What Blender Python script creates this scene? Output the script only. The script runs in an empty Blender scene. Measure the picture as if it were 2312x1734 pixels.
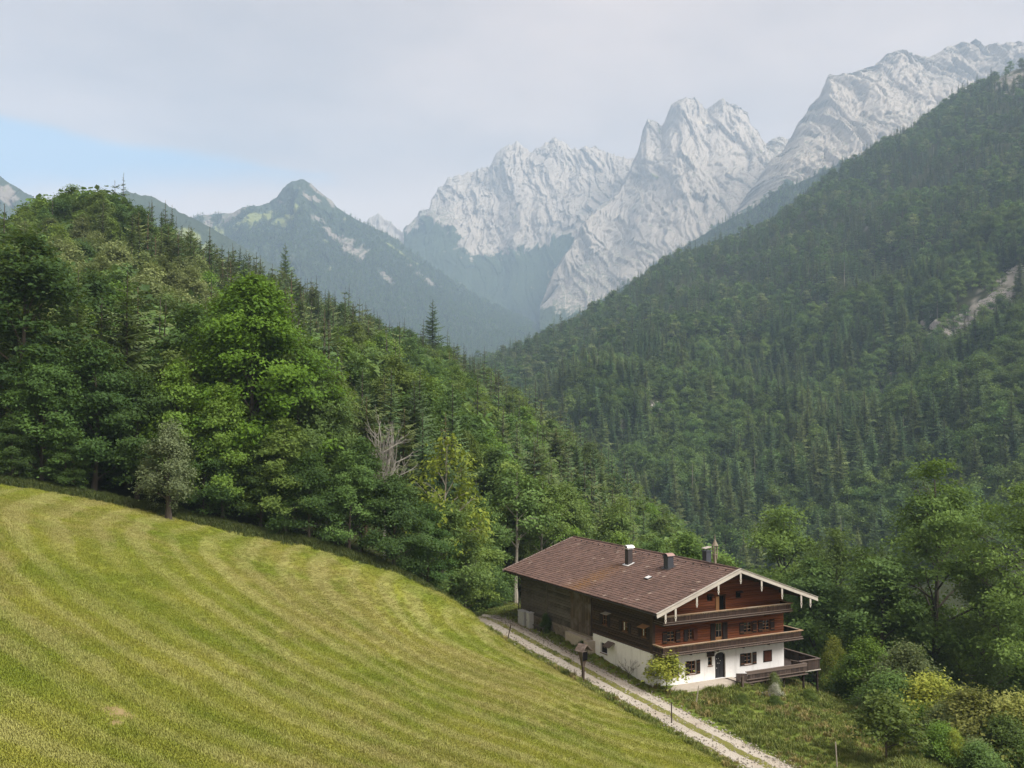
import bpy, math, random
import numpy as np
from mathutils import Vector, Matrix

# ------------------------------------------------------------------ camera, sky, sun, exposure
scene = bpy.context.scene
COL = scene.collection
FPX, CX, CY = 2240.0, 1156.0, 867.0            # focal length and centre of the photograph, in its pixels
PITCH = math.atan(91 / 2240.0)
cam_d = bpy.data.cameras.new('camera')
cam_d.sensor_width = 36.0
cam_d.lens = 36.0 * FPX / 2312.0
cam_d.clip_start = 0.5
cam_d.clip_end = 40000.0
cam = bpy.data.objects.new('camera', cam_d)
COL.objects.link(cam)
cam.rotation_euler = (math.pi / 2 + PITCH, 0, 0)
scene.camera = cam

SUN_DIR = Vector((0.78, -0.50, 1.02)).normalized()     # towards the sun: behind and right of the camera
sun_d = bpy.data.lights.new('sun', 'SUN')
sun_d.energy = 3.7
sun_d.angle = math.radians(38.0)
sun_d.color = (1.0, 0.955, 0.89)
sun = bpy.data.objects.new('sun', sun_d)
COL.objects.link(sun)
sun.rotation_euler = SUN_DIR.to_track_quat('Z', 'Y').to_euler()

world = bpy.data.worlds.new('World')
scene.world = world
world.use_nodes = True
wt = world.node_tree
wt.nodes.clear()
def wn(t, **k):
    n = wt.nodes.new(t)
    for a, v in k.items():
        setattr(n, a, v)
    return n
w_out = wn('ShaderNodeOutputWorld')
w_bg = wn('ShaderNodeBackground')
w_bg.inputs['Strength'].default_value = 0.10
sky = wn('ShaderNodeTexSky', sky_type='NISHITA', sun_disc=False)
sky.sun_elevation = math.asin(SUN_DIR.z)
sky.sun_rotation = math.atan2(SUN_DIR.x, SUN_DIR.y)
sky.altitude = 900
tc = wn('ShaderNodeTexCoord')
sep = wn('ShaderNodeSeparateXYZ')
wt.links.new(tc.outputs['Generated'], sep.inputs[0])
def wmath(op, a, b=None, clamp=False):
    n = wn('ShaderNodeMath', operation=op, use_clamp=clamp)
    for i, v in enumerate((a, b)):
        if v is None: continue
        if isinstance(v, (int, float)): n.inputs[i].default_value = v
        else: wt.links.new(v, n.inputs[i])
    return n.outputs[0]
def wsmooth(v, a, b):
    n = wn('ShaderNodeMapRange', interpolation_type='SMOOTHSTEP')
    wt.links.new(v, n.inputs['Value'])
    n.inputs['From Min'].default_value = a; n.inputs['From Max'].default_value = b
    return n.outputs['Result']
# cloud deck seen on a plane overhead: x/z, y/z coordinates of the direction
zc = wmath('MAXIMUM', sep.outputs[2], 0.03)
yh = wmath('MAXIMUM', sep.outputs[1], 0.05)
az = wmath('DIVIDE', sep.outputs[0], yh)            # tangent of azimuth
el = wmath('DIVIDE', sep.outputs[2], yh)
cmb = wn('ShaderNodeCombineXYZ')
wt.links.new(wmath('DIVIDE', sep.outputs[0], wmath('ADD', zc, 0.12)), cmb.inputs[0])
wt.links.new(wmath('DIVIDE', sep.outputs[1], wmath('ADD', zc, 0.12)), cmb.inputs[1])
n1 = wn('ShaderNodeTexNoise'); n1.inputs['Scale'].default_value = 0.42; n1.inputs['Detail'].default_value = 7; n1.inputs['Roughness'].default_value = 0.55
wt.links.new(cmb.outputs[0], n1.inputs['Vector'])
n2 = wn('ShaderNodeTexNoise'); n2.inputs['Scale'].default_value = 1.7; n2.inputs['Detail'].default_value = 5
wt.links.new(cmb.outputs[0], n2.inputs['Vector'])
# the front edge of the cloud deck: clear air lies below a slanting line low in the left of the view
azc = wmath('MAXIMUM', az, -0.75)
edge = wmath('SUBTRACT', el, wmath('SUBTRACT', 0.262, wmath('MULTIPLY', wmath('ADD', azc, 0.27), 0.207)))
edge = wmath('ADD', edge, wmath('MULTIPLY', wmath('SUBTRACT', n2.outputs['Fac'], 0.5), 0.055))
deck = wsmooth(edge, -0.008, 0.008)
low = wmath('SUBTRACT', wmath('ADD', 0.238, wmath('MULTIPLY', wmath('ADD', azc, 0.516), 0.075)), el)
low = wsmooth(wmath('ADD', low, wmath('MULTIPLY', wmath('SUBTRACT', n2.outputs['Fac'], 0.5), 0.05)), -0.022, 0.022)
right = wsmooth(az, -0.25, -0.16)
cover = wmath('MAXIMUM', wmath('MAXIMUM', deck, low), right)
cover = wmath('ADD', wmath('MULTIPLY', cover, 0.86), wmath('MULTIPLY', n1.outputs['Fac'], 0.14))
ramp = wn('ShaderNodeValToRGB')
ramp.color_ramp.elements[0].position = 0.38; ramp.color_ramp.elements[0].color = (2.55, 2.25, 2.25, 1)
ramp.color_ramp.elements[1].position = 0.62; ramp.color_ramp.elements[1].color = (5.7, 4.55, 3.95, 1)
wt.links.new(n1.outputs['Fac'], ramp.inputs['Fac'])
blue = wn('ShaderNodeMix', data_type='RGBA', blend_type='MIX')
blue.inputs['Factor'].default_value = 0.75
wt.links.new(sky.outputs[0], blue.inputs['A'])
blue.inputs['B'].default_value = (2.25, 3.45, 4.55, 1)
mixc = wn('ShaderNodeMix', data_type='RGBA', blend_type='MIX')
wt.links.new(cover, mixc.inputs['Factor'])
wt.links.new(blue.outputs['Result'], mixc.inputs['A'])
bank = wn('ShaderNodeMix', data_type='RGBA', blend_type='MIX')       # brighter bank of cloud low over the ridges
wt.links.new(wmath('MULTIPLY', wsmooth(el, 0.30, 0.21), 0.75), bank.inputs['Factor'])
wt.links.new(ramp.outputs['Color'], bank.inputs['A']); bank.inputs['B'].default_value = (5.9, 4.95, 4.5, 1)
wt.links.new(bank.outputs['Result'], mixc.inputs['B'])
wt.links.new(mixc.outputs['Result'], w_bg.inputs['Color'])
wt.links.new(w_bg.outputs[0], w_out.inputs[0])

scene.view_settings.view_transform = 'Standard'
scene.view_settings.look = 'None'
scene.view_settings.gamma = 1.0
scene.view_settings.exposure = 0.95
scene.render.engine = 'CYCLES'
scene.cycles.use_denoising = True
scene.cycles.max_bounces = 5
scene.cycles.diffuse_bounces = 3
scene.cycles.glossy_bounces = 2
scene.cycles.transmission_bounces = 3
scene.cycles.volume_bounces = 1
scene.cycles.transparent_max_bounces = 4
scene.cycles.use_adaptive_sampling = True
scene.cycles.adaptive_threshold = 0.02

# ------------------------------------------------------------------ helpers
def ray(px, py):
    a = (np.asarray(px, float) - CX) / FPX
    b = -(np.asarray(py, float) - CY) / FPX
    c, s = math.cos(PITCH), math.sin(PITCH)
    return a, c - b * s, s + b * c
def at(px, py, d):
    """the place seen at a pixel of the photograph, d metres in front of the viewpoint"""
    x, y, z = ray(px, py)
    t = np.asarray(d, float) / y
    return np.stack([x * t, y * t, z * t], -1)
def px_of(x, y):                      # horizontal pixel of a place (level approximation)
    return CX + FPX * x / (y * 0.9984)

def _h(ix, iy, iz, seed):
    n = (ix * 374761393 + iy * 668265263 + iz * 2147483647 * 3 + seed * 1274126177) & 0xffffffff
    n = ((n ^ (n >> 13)) * 1274126177) & 0xffffffff
    n = ((n ^ (n >> 16)) * 2246822519) & 0xffffffff
    return n ^ (n >> 15)
_G = np.array([[1,1,0],[-1,1,0],[1,-1,0],[-1,-1,0],[1,0,1],[-1,0,1],[1,0,-1],[-1,0,-1],[0,1,1],[0,-1,1],[0,1,-1],[0,-1,-1],[1,1,0],[-1,1,0],[0,-1,1],[0,-1,-1]], float)
def noise(x, y, z=0.0, seed=0):
    x, y, z = np.broadcast_arrays(np.asarray(x, float), np.asarray(y, float), np.asarray(z, float))
    ix, iy, iz = np.floor(x).astype(np.int64), np.floor(y).astype(np.int64), np.floor(z).astype(np.int64)
    fx, fy, fz = x - ix, y - iy, z - iz
    u, v, w = (t * t * t * (t * (t * 6 - 15) + 10) for t in (fx, fy, fz))
    r = 0
    for dx in (0, 1):
        for dy in (0, 1):
            for dz in (0, 1):
                g = _G[_h(ix + dx, iy + dy, iz + dz, seed) & 15]
                d = g[..., 0] * (fx - dx) + g[..., 1] * (fy - dy) + g[..., 2] * (fz - dz)
                r = r + d * (u if dx else 1 - u) * (v if dy else 1 - v) * (w if dz else 1 - w)
    return r
def fbm(x, y, z=0.0, o=4, seed=0, gain=0.5, lac=2.03):
    a, s, t = 1.0, 0, 0
    for i in range(o):
        f = lac ** i
        s = s + a * noise(x * f, y * f, z * f, seed + i * 17); a *= gain
    return s
def ridged(x, y, z=0.0, o=4, seed=0, gain=0.5, lac=2.1):
    a, s, prev = 1.0, 0, 1.0
    for i in range(o):
        f = lac ** i
        n = 1 - np.abs(noise(x * f, y * f, z * f, seed + i * 31)) * 1.9
        n = n * n
        s = s + a * n * (0.6 + 0.4 * prev); prev = np.clip(n, 0, 1); a *= gain
    return s
def facets(x, y, z, seed):
    """angular faces: a tilted plane on each cell of an irregular mosaic"""
    ix, iy, iz = np.floor(x), np.floor(y), np.floor(z); best = np.full(np.shape(x), 1e9); val = np.zeros(np.shape(x))
    for dx in (-1, 0, 1):
        for dy in (-1, 0, 1):
            for dz in (0,):
                cx, cy, cz = (ix + dx).astype(np.int64), (iy + dy).astype(np.int64), (iz + dz).astype(np.int64)
                h = [(_h(cx, cy, cz, seed + k) & 65535) / 65535.0 for k in range(5)]
                px, py = cx + h[0], cy + h[1]
                d = np.abs(x - px) + np.abs(y - py) * .8
                v = (h[2] - .5) * .7 + (h[3] - .5) * 1.9 * (x - px) + (h[4] - .5) * 1.2 * (y - py)
                m_ = d < best; val = np.where(m_, v, val); best = np.where(m_, d, best)
    return val
def sstep(v, a, b):
    t = np.clip((np.asarray(v, float) - a) / (b - a), 0, 1)
    return t * t * (3 - 2 * t)

def np_mesh(name, V, faces, attrs=None, smooth=False, mats=None, mat_idx=None):
    """mesh from arrays; faces = list of (n,k) index arrays; attrs = {name: per-vertex floats}"""
    me = bpy.data.meshes.new(name)
    V = np.asarray(V, np.float32)
    faces = [np.asarray(f, np.int32) for f in faces if len(f)]
    loops = np.concatenate([f.ravel() for f in faces])
    tot = np.concatenate([np.full(len(f), f.shape[1], np.int32) for f in faces])
    start = np.concatenate([[0], np.cumsum(tot)[:-1]]).astype(np.int32)
    me.vertices.add(len(V)); me.vertices.foreach_set('co', V.ravel())
    me.loops.add(len(loops)); me.loops.foreach_set('vertex_index', loops)
    me.polygons.add(len(tot)); me.polygons.foreach_set('loop_start', start)
    try: me.polygons.foreach_set('loop_total', tot)
    except Exception: pass
    me.polygons.foreach_set('use_smooth', np.full(len(tot), bool(smooth)))
    for k, v in (attrs or {}).items():
        a = me.attributes.new(k, 'FLOAT', 'POINT'); a.data.foreach_set('value', np.asarray(v, np.float32))
    for m in (mats or []): me.materials.append(m)
    if mat_idx is not None: me.polygons.foreach_set('material_index', np.asarray(mat_idx, np.int32))
    me.update(calc_edges=True)
    me.validate()
    return me
def link(name, me, parent=None, loc=None, **props):
    o = bpy.data.objects.new(name, me); COL.objects.link(o)
    if parent is not None: o.parent = parent
    if loc is not None: o.location = loc
    for k, v in props.items(): o[k] = v
    return o
def empty(name, loc=(0, 0, 0), rz=0.0, scale=1.0, **props):
    o = bpy.data.objects.new(name, None); COL.objects.link(o)
    o.empty_display_size = 0.3
    o.location = loc; o.rotation_euler = (0, 0, rz)
    o.scale = (scale,) * 3 if isinstance(scale, (int, float)) else scale
    for k, v in props.items(): o[k] = v
    return o
def grid_faces(nr, nc, off=0):
    i = np.arange(nr - 1)[:, None] * nc + np.arange(nc - 1)[None, :]
    i = i.ravel() + off
    return np.stack([i, i + 1, i + nc + 1, i + nc], -1)

# ------------------------------------------------------------------ material helper
class Mat:
    def __init__(s, name, rough=0.85, spec=0.25):
        s.m = bpy.data.materials.new(name); s.m.use_nodes = True
        s.t = s.m.node_tree; s.t.nodes.clear()
        s.out = s.n('ShaderNodeOutputMaterial'); s.b = s.n('ShaderNodeBsdfPrincipled')
        s.b.inputs['Roughness'].default_value = rough
        s.b.inputs['Specular IOR Level'].default_value = spec
        s.l(s.b.outputs[0], s.out.inputs['Surface'])
    def n(s, t, **k):
        n = s.t.nodes.new(t)
        for a, v in k.items(): setattr(n, a, v)
        return n
    def l(s, a, b): s.t.links.new(a, b)
    def put(s, v, sock):
        if isinstance(v, bpy.types.NodeSocket): s.l(v, sock)
        elif isinstance(v, (tuple, list)): sock.default_value = tuple(v) + ((1,) if len(v) == 3 and len(sock.default_value) == 4 else ())
        else: sock.default_value = v
    def math(s, op, a, b=0.0, clamp=False):
        n = s.n('ShaderNodeMath', operation=op, use_clamp=clamp); s.put(a, n.inputs[0]); s.put(b, n.inputs[1]); return n.outputs[0]
    def mix(s, f, a, b, mode='MIX'):
        n = s.n('ShaderNodeMix', data_type='RGBA', blend_type=mode)
        s.put(f, n.inputs['Factor']); s.put(a, n.inputs['A']); s.put(b, n.inputs['B']); return n.outputs['Result']
    def ss(s, v, a, b, lo=0.0, hi=1.0):
        n = s.n('ShaderNodeMapRange', interpolation_type='SMOOTHSTEP')
        s.put(v, n.inputs['Value']); n.inputs['From Min'].default_value = a; n.inputs['From Max'].default_value = b
        n.inputs['To Min'].default_value = lo; n.inputs['To Max'].default_value = hi
        return n.outputs['Result']
    def coord(s, kind='Object', scale=(1, 1, 1), rot=(0, 0, 0)):
        c = s.n('ShaderNodeTexCoord'); m = s.n('ShaderNodeMapping')
        m.inputs['Scale'].default_value = scale; m.inputs['Rotation'].default_value = rot
        s.l(c.outputs[kind], m.inputs['Vector']); return m.outputs[0]
    def noise(s, vec, scale, detail=4, rough=0.55, dist=0.0):
        n = s.n('ShaderNodeTexNoise'); s.l(vec, n.inputs['Vector'])
        n.inputs['Scale'].default_value = scale; n.inputs['Detail'].default_value = detail
        n.inputs['Roughness'].default_value = rough; n.inputs['Distortion'].default_value = dist
        return n.outputs['Fac']
    def attr(s, name, kind='GEOMETRY'):
        n = s.n('ShaderNodeAttribute', attribute_name=name, attribute_type=kind); return n.outputs['Fac']
    def rand(s): return s.n('ShaderNodeObjectInfo').outputs['Random']
    def color(s, v): s.put(v, s.b.inputs['Base Color'])
    def bump(s, h, dist=0.05, strength=1.0):
        n = s.n('ShaderNodeBump'); n.inputs['Distance'].default_value = dist; n.inputs['Strength'].default_value = strength
        s.l(h, n.inputs['Height']); s.l(n.outputs[0], s.b.inputs['Normal'])
def ramp3(m, f, stops):
    r = m.n('ShaderNodeValToRGB'); m.put(f, r.inputs['Fac'])
    e = r.color_ramp.elements
    while len(e) < len(stops): e.new(0.5)
    for k, (p, c) in enumerate(stops): e[k].position = p; e[k].color = tuple(c) + (1,)
    return r.outputs['Color']
# ------------------------------------------------------------------ the house frame (needed by the ground)
HO = at(1473.7, 1550.7, 80.0)                     # front left corner of the house, on the ground
HA = math.radians(27.3)
HUX = np.array([math.cos(HA), math.sin(HA)]); HUY = np.array([-math.sin(HA), math.cos(HA)])
def hw(x, y, z=0.0):                               # house coordinates -> world
    p = HO[:2] + HUX * x + HUY * y
    return np.array([p[0], p[1], HO[2] + z])
def to_house(x, y):
    dx, dy = x - HO[0], y - HO[1]
    return dx * HUX[0] + dy * HUX[1], dx * HUY[0] + dy * HUY[1]

# ------------------------------------------------------------------ ground: heights from surveyed spots
spots = []
def P(px, py, d): spots.append(at(px, py, d))
def Z(px, d, z): spots.append(np.array([(px - CX) / FPX * d, d, z]))
for a in [(0,1734,31.5),(400,1734,36),(800,1734,42),(1200,1734,51),(1640,1734,65.5),(-500,1734,29),
          (0,1400,46),(400,1400,55),(800,1480,61),(1200,1560,68),(1450,1640,70),(0,1200,61),(300,1230,70),(700,1330,76),(950,1420,78),
          (0,1095,82),(180,1125,84),(383,1172,86),(550,1210,87),(700,1240,88),(900,1300,90),(1000,1345,93),(1060,1380,96)]: P(*a)
for px in (-900, 0, 1156, 2312, 3200): Z(px, 4.0, -1.9)
Z(0, 15, -7.5); Z(1156, 18, -10.5); Z(2312, 18, -12); Z(-900, 18, -4); Z(3200, 18, -14); Z(1156, 32, -15.2); Z(1900, 36, -17.5); Z(2400, 36, -19); Z(3200, 40, -23); Z(-900, 60, 0); Z(-900, 30, -2)
# wooded hill on the left
for a in [(-900,120,20),(-900,250,60),(-400,90,1),(-400,150,13),(-400,250,42),(0,120,1),(0,170,13),(0,230,31),(160,150,4),(160,260,44),(300,120,-3),(300,180,12),(300,290,43),(450,180,9),(450,310,39),
          (640,120,-8),(640,180,2),(640,325,32),(800,180,-5),(800,335,20),(975,120,-15),(975,180,-12),(975,345,9),(1100,130,-20),(1100,180,-16),(1100,350,-2),(1200,120,-22),(1200,200,-24),(1200,340,-14),
          (1350,130,-26),(1350,180,-33),(1350,310,-25),(1500,115,-25),(1500,150,-33),(1500,280,-42),(1700,100,-26),(1700,130,-36),(1700,250,-64),(2000,95,-28),(2000,120,-34),(2000,200,-62),(2312,85,-28),(2312,110,-34),(2312,200,-60),
          (2312,70,-25.5),(2000,75,-25.4),(2700,80,-28),(2700,200,-60),(3300,120,-30),(3300,250,-50),
          (-900,420,60),(0,350,14),(300,420,18),(640,460,0),(975,460,-30),(1200,450,-62),(1350,430,-78),(1500,380,-86),(1700,330,-88),(2000,300,-86),(2312,300,-80),(2800,320,-60)]: Z(*a)
# wooded mountainside across the gorge
for a in [(1150,700,-30),(1150,900,26),(1150,1200,66),(1150,1480,98),(1150,1900,60),(1250,1480,125),(1350,520,-48),(1350,620,-8),(1350,800,28),(1350,1100,85),(1350,1520,163),(1350,1900,110),
          (1500,500,-45),(1500,650,-5),(1500,1000,85),(1500,1560,246),
          (1700,480,-42),(1700,560,-20),(1700,750,25),(1700,1000,102),(1700,1400,245),(1700,1640,322),(1700,2050,240),(1850,1700,402),(2000,430,-40),(2000,560,-5),(2000,800,78),(2000,1100,198),(2000,1500,385),(2000,1750,490),(2000,2150,390),
          (2150,1800,578),(2312,430,-20),(2312,560,30),(2312,800,128),(2312,1100,272),(2312,1500,500),(2312,1850,668),(2312,2250,560),(2800,430,10),(2800,800,200),(2800,1500,640),(2800,1900,820),(2800,2300,760),(3400,800,300),(3400,1900,900),
          (-900,900,40),(-900,2000,200),(0,700,-20),(500,700,-40),(900,700,-50),(0,1500,30),(500,1500,40),(900,1500,70),(0,2300,90),(500,2300,100),(900,2300,110),(3400,2300,850)]: Z(*a)
# around the house
for y, h in [(0,0),(2.34,.25),(5,.58),(8.9,1.04),(12.85,1.35),(17.8,1.6),(21.1,1.6),(24,1.55)]:
    spots.append(hw(0.3, y, h)); spots.append(hw(6.5, max(y, .6), min(h, .4) - .3)); spots.append(hw(13.0, max(y, .6), -1.2))
for x, y, h in [(-1.6,0,-.25),(-1.6,5,.35),(-1.6,9,.8),(-1.6,13,1.1),(-1.6,18,1.45),(-1.6,22,1.55),(2,-1.6,-.35),(5,-1.6,-.4),(8,-1.6,-.45),(11,-1.6,-.9),(14,-1.5,-1.5),(16.5,-1,-2.3),(18,4,-2.8),(17,10,-2.8),(17,20,-3.5),
                (3,-4.5,-.75),(8,-5,-1.2),(13,-5,-2.0),(18,-5,-3.2),(8,-10,-1.3),(14,-10,-2.6),(20,-8,-4.2),(10,-16,-1.9),(18,-16,-4.0),(5,27,1.0),(13,27,-2.5)]:
    spots.append(hw(x, y, h))
# the farm road: centre line
ROAD = [at(*p) for p in [(1000,1398,113),(1060,1392,106.5),(1098,1397,101.5),(1135,1412,97.5),(1180,1437,93.0),(1240,1470,88.3),(1310,1507,84.0),(1400,1556,79.2),(1500,1609,74.6),(1600,1662,70.6),(1700,1715,67.2),(1790,1762,64.4),(1900,1818,61.5)]]
for p in ROAD: spots.append(p)
S = np.array(spots)
def _uvw(x, y): return np.stack([x / y * 3.0, np.log(y)], -1)
_c = _uvw(S[:, 0], S[:, 1]); _v = S[:, 2] / S[:, 1]
def _phi(r2): return np.sqrt(r2 + 0.0012)
_n = len(_c)
_A = np.zeros((_n + 3, _n + 3))
_A[:_n, :_n] = _phi(((_c[:, None] - _c[None]) ** 2).sum(-1)) - np.eye(_n) * 0.0006
_A[:_n, _n] = 1; _A[:_n, _n + 1:] = _c; _A[_n, :_n] = 1; _A[_n + 1:, :_n] = _c.T
_w = np.linalg.lstsq(_A, np.concatenate([_v, np.zeros(3)]), rcond=None)[0]
def rbf(x, y):
    x = np.asarray(x, float); y = np.asarray(y, float); sh = x.shape
    q = _uvw(x.ravel(), np.maximum(y.ravel(), 3.0)); out = np.empty(len(q))
    for i in range(0, len(q), 20000):
        b = q[i:i + 20000]
        out[i:i + 20000] = _phi(((b[:, None] - _c[None]) ** 2).sum(-1)) @ _w[:_n] + _w[_n] + b @ _w[_n + 1:]
    return (out * y.ravel()).reshape(sh)
# densified road centre line
_R = np.array(ROAD); _t = np.arange(len(_R)); _tt = np.linspace(0, len(_R) - 1, 260)
def _cr(P, t):
    i = np.clip(np.floor(t).astype(int), 0, len(P) - 2); f = (t - i)[:, None]
    p0, p1, p2, p3 = P[np.maximum(i - 1, 0)], P[i], P[i + 1], P[np.minimum(i + 2, len(P) - 1)]
    return 0.5 * (2 * p1 + (p2 - p0) * f + (2 * p0 - 5 * p1 + 4 * p2 - p3) * f ** 2 + (3 * p1 - p0 - 3 * p2 + p3) * f ** 3)
RC = _cr(_R, _tt)
def road_dist(x, y):
    x = np.asarray(x, float); y = np.asarray(y, float); sh = x.shape
    xf, yf = x.ravel(), y.ravel(); d = np.full(len(xf), 99.0); z = np.zeros(len(xf))
    near = (yf > 55) & (yf < 120) & (xf > -14) & (xf < 30)
    k = np.nonzero(near)[0]
    for i in range(0, len(k), 8000):
        kk = k[i:i + 8000]
        dd = np.hypot(xf[kk][:, None] - RC[None, :, 0], yf[kk][:, None] - RC[None, :, 1])
        j = dd.argmin(1); d[kk] = dd[np.arange(len(kk)), j]; z[kk] = RC[j, 2]
    return d.reshape(sh), z.reshape(sh)
def ground(x, y, fine=True):
    x = np.asarray(x, float); y = np.asarray(y, float)
    z = rbf(x, y)
    d, rz = road_dist(x, y)
    w = 1 - sstep(d, 1.7, 4.2)
    z = z * (1 - w) + rz * w
    if fine:
        far = sstep(y, 110, 500)
        z = z + (1 - w) * (0.10 * fbm(x / 9, y / 9, 0, 3, 5) * sstep(y, 20, 40) + 0.03 * noise(x / 1.3, y / 1.3, 0, 9)) * (1 - far)
        z = z + far * (16 * fbm(x / 170, y / 170, 0, 4, 77)) + sstep(y, 430, 600) * (1 - sstep(y, 1200, 1500)) * 14 * fbm(x / 80, y / 130, 0, 2, 78)
        # gullies in the far mountainside
        z = z - sstep(y, 450, 700) * sstep(px_of(x, y), 1500, 1700) * 20 * np.clip(ridged(x / 260, y / 700, 0, 2, 41) - 0.7, 0, 1)
    hx, hy = to_house(x, y)                          # cellar: keep the ground under the floors
    ins = (sstep(hx, 0.25, 0.8) * (1 - sstep(hx, 13.0, 13.4)) * sstep(hy, 0.2, 0.7) * (1 - sstep(hy, 22, 22.4)))
    z = np.where(ins > 0, z * (1 - ins) + np.minimum(z, HO[2] - 0.6) * ins, z)
    return z
def forest_edge(px):                                 # distance at which the wood begins, by bearing
    return np.interp(px, [-900,0,180,383,550,700,900,1000,1060,1085,1130,1200,1500,1700,1900,2100,2400,3000],
                         [70,83,85,88,88.5,89.5,91.5,94.5,99,107,113,119,119,112,104,100,92,92])
U = np.linspace(-1.05, 1.05, 470)
Y = np.concatenate([np.linspace(4, 25, 18, endpoint=False), np.linspace(25, 118, 190, endpoint=False), np.geomspace(118, 2350, 230)])
gx = U[None, :] * Y[:, None]; gy = np.repeat(Y[:, None], len(U), 1)
gz = ground(gx, gy)
rd, _ = road_dist(gx, gy)
gpx = px_of(gx, gy)
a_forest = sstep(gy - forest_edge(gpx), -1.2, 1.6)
hx_, hy_ = to_house(gx, gy)
# rough grass of the garden and the verges, between the road and the wood
# which side of the road: compare with the nearest road bearing
_rpx = px_of(RC[:, 0], RC[:, 1]); _o = np.argsort(_rpx)
_edge = np.interp(gpx, _rpx[_o], RC[_o, 1], left=200, right=30)
a_garden = sstep(gy - _edge, -1.5, 0.5) * (gpx > 1050) * (1 - a_forest)
a_garden = np.maximum(a_garden, 0.8 * (1 - sstep(rd, 1.9, 3.0)) * (1 - a_forest))
# bare rock on the far mountainside (surveyed from the photograph)
ROCKS = [(2150,770,70,42),(2240,690,75,30),(2290,640,55,26),(2020,858,22,18),(1985,920,18,36),(1995,1000,14,42),(1480,935,26,30),(1410,975,16,20),(2295,170,40,30),(1870,700,16,7),(1550,900,12,14)]
gp_y = CY + 91 - gz / gy * FPX
a_rock = np.zeros_like(gx)
for (rx_, ry_, sx_, sy_) in ROCKS:
    q = ((gpx - rx_) / sx_) ** 2 + ((gp_y - ry_) / sy_) ** 2
    a_rock = np.maximum(a_rock, np.exp(-q) * (gy > 420))
a_rock = .8 * sstep(a_rock + 0.75 * fbm(gx / 16, gy / 16, gz / 16, 4, 61), 0.55, 0.80) * (gy > 420)
gz = gz + a_rock * (5 * ridged(gx / 26, gy / 26, gz / 26, 3, 8) - 3)

def meadow_nodes(m, bare):
    """striped mown grass by place: concentric mower swaths, straw on some, bare and dry patches"""
    geo = m.n('ShaderNodeNewGeometry'); pos = geo.outputs['Position']
    nf = m.noise(pos, 1.6, 6, 0.7); nm = m.noise(pos, 0.16, 4); nl = m.noise(pos, 0.05, 3); ng = m.noise(pos, 9.0, 3, 0.7)
    nst = m.noise(pos, 0.10, 4, 0.6); n05 = m.noise(pos, 0.5, 4, 0.6)
    v = m.n('ShaderNodeVectorMath', operation='MULTIPLY'); m.l(pos, v.inputs[0]); v.inputs[1].default_value = (1, 1, 0)
    d = m.n('ShaderNodeVectorMath', operation='DISTANCE'); m.l(v.outputs[0], d.inputs[0]); d.inputs[1].default_value = (4, 86, 0)
    ph = m.math('ADD', m.math('ADD', d.outputs['Value'], m.math('MULTIPLY', nst, 2.6)), m.math('MULTIPLY', n05, 1.0))
    s1 = m.math('SINE', m.math('MULTIPLY', ph, 2 * math.pi / 2.7)); s2 = m.math('SINE', m.math('MULTIPLY', ph, 2 * math.pi / 1.13)); s3 = m.math('SINE', m.math('MULTIPLY', ph, 2 * math.pi / 6.9))
    st = m.math('ADD', m.math('ADD', m.math('MULTIPLY', s1, .32), m.math('MULTIPLY', s2, .07)), m.math('ADD', m.math('MULTIPLY', s3, .14), .5))
    st = m.ss(m.math('ADD', st, m.math('MULTIPLY', m.math('SUBTRACT', nf, 0.5), 0.7)), 0.25, 0.85)
    st = m.math('MULTIPLY', st, m.ss(m.math('ADD', nl, m.math('MULTIPLY', nm, 0.5)), 0.48, 0.85, 0.25, 1.0))
    green = m.mix(m.ss(nm, .3, .7), (0.155, 0.198, 0.022), (0.245, 0.250, 0.042))
    straw = m.mix(nf, (0.30, 0.295, 0.095), (0.40, 0.385, 0.170))
    mead = m.mix(m.math('MULTIPLY', st, 0.66), green, straw)
    dry = m.ss(m.math('ADD', nl, m.math('MULTIPLY', m.math('SUBTRACT', n05, 0.5), 0.45)), 0.47, 0.64)
    mead = m.mix(m.math('MULTIPLY', dry, 0.50), mead, (0.265, 0.225, 0.085))
    if bare is not None: mead = m.mix(bare, mead, m.mix(nf, (0.23, 0.17, 0.075), (0.33, 0.25, 0.13)))
    mead = m.mix(m.ss(ng, 0.30, 0.70, 0.22, 0.0), mead, m.mix(nm, (0.085, 0.11, 0.014), (0.15, 0.14, 0.028)))
    return mead, nf, nm, ng, pos
m = Mat('ground_cover', 0.95, 0.1)
mead, nf, nm, ng, pos = meadow_nodes(m, m.attr('bare'))
gard = m.mix(nm, (0.085, 0.145, 0.02), (0.17, 0.20, 0.04))
gard = m.mix(m.ss(nf, 0.45, 0.75, 0, 0.7), gard, (0.25, 0.22, 0.08))
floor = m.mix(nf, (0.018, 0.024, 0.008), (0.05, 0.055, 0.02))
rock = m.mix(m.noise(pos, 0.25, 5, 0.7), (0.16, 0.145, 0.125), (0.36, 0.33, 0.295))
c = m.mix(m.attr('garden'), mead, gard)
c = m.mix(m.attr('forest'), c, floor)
c = m.mix(m.attr('rock'), c, rock)
m.color(c)
m.bump(m.math('ADD', nf, m.math('MULTIPLY', ng, 0.8)), 0.12, 0.8)
M_GROUND = m.m
bare = np.zeros_like(gx); BARE = []
for bx, by, br in [(255,1625,70),(120,1660,40),(560,1735,90),(950,1740,120),(700,1660,50)]:
    b = at(bx, by, np.interp(bx, [0,400,800,1200], [31.5,36,42,51]) + (1734 - by) * 0.045)
    BARE.append((b[0], b[1], br / 62, 1.0 if bx == 255 else .55))
    bare = np.maximum(bare, np.exp(-(((gx - b[0]) / (br / 62)) ** 2 + ((gy - b[1]) / (br / 45)) ** 2)) * (1.0 if bx == 255 else 0.55))
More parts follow.
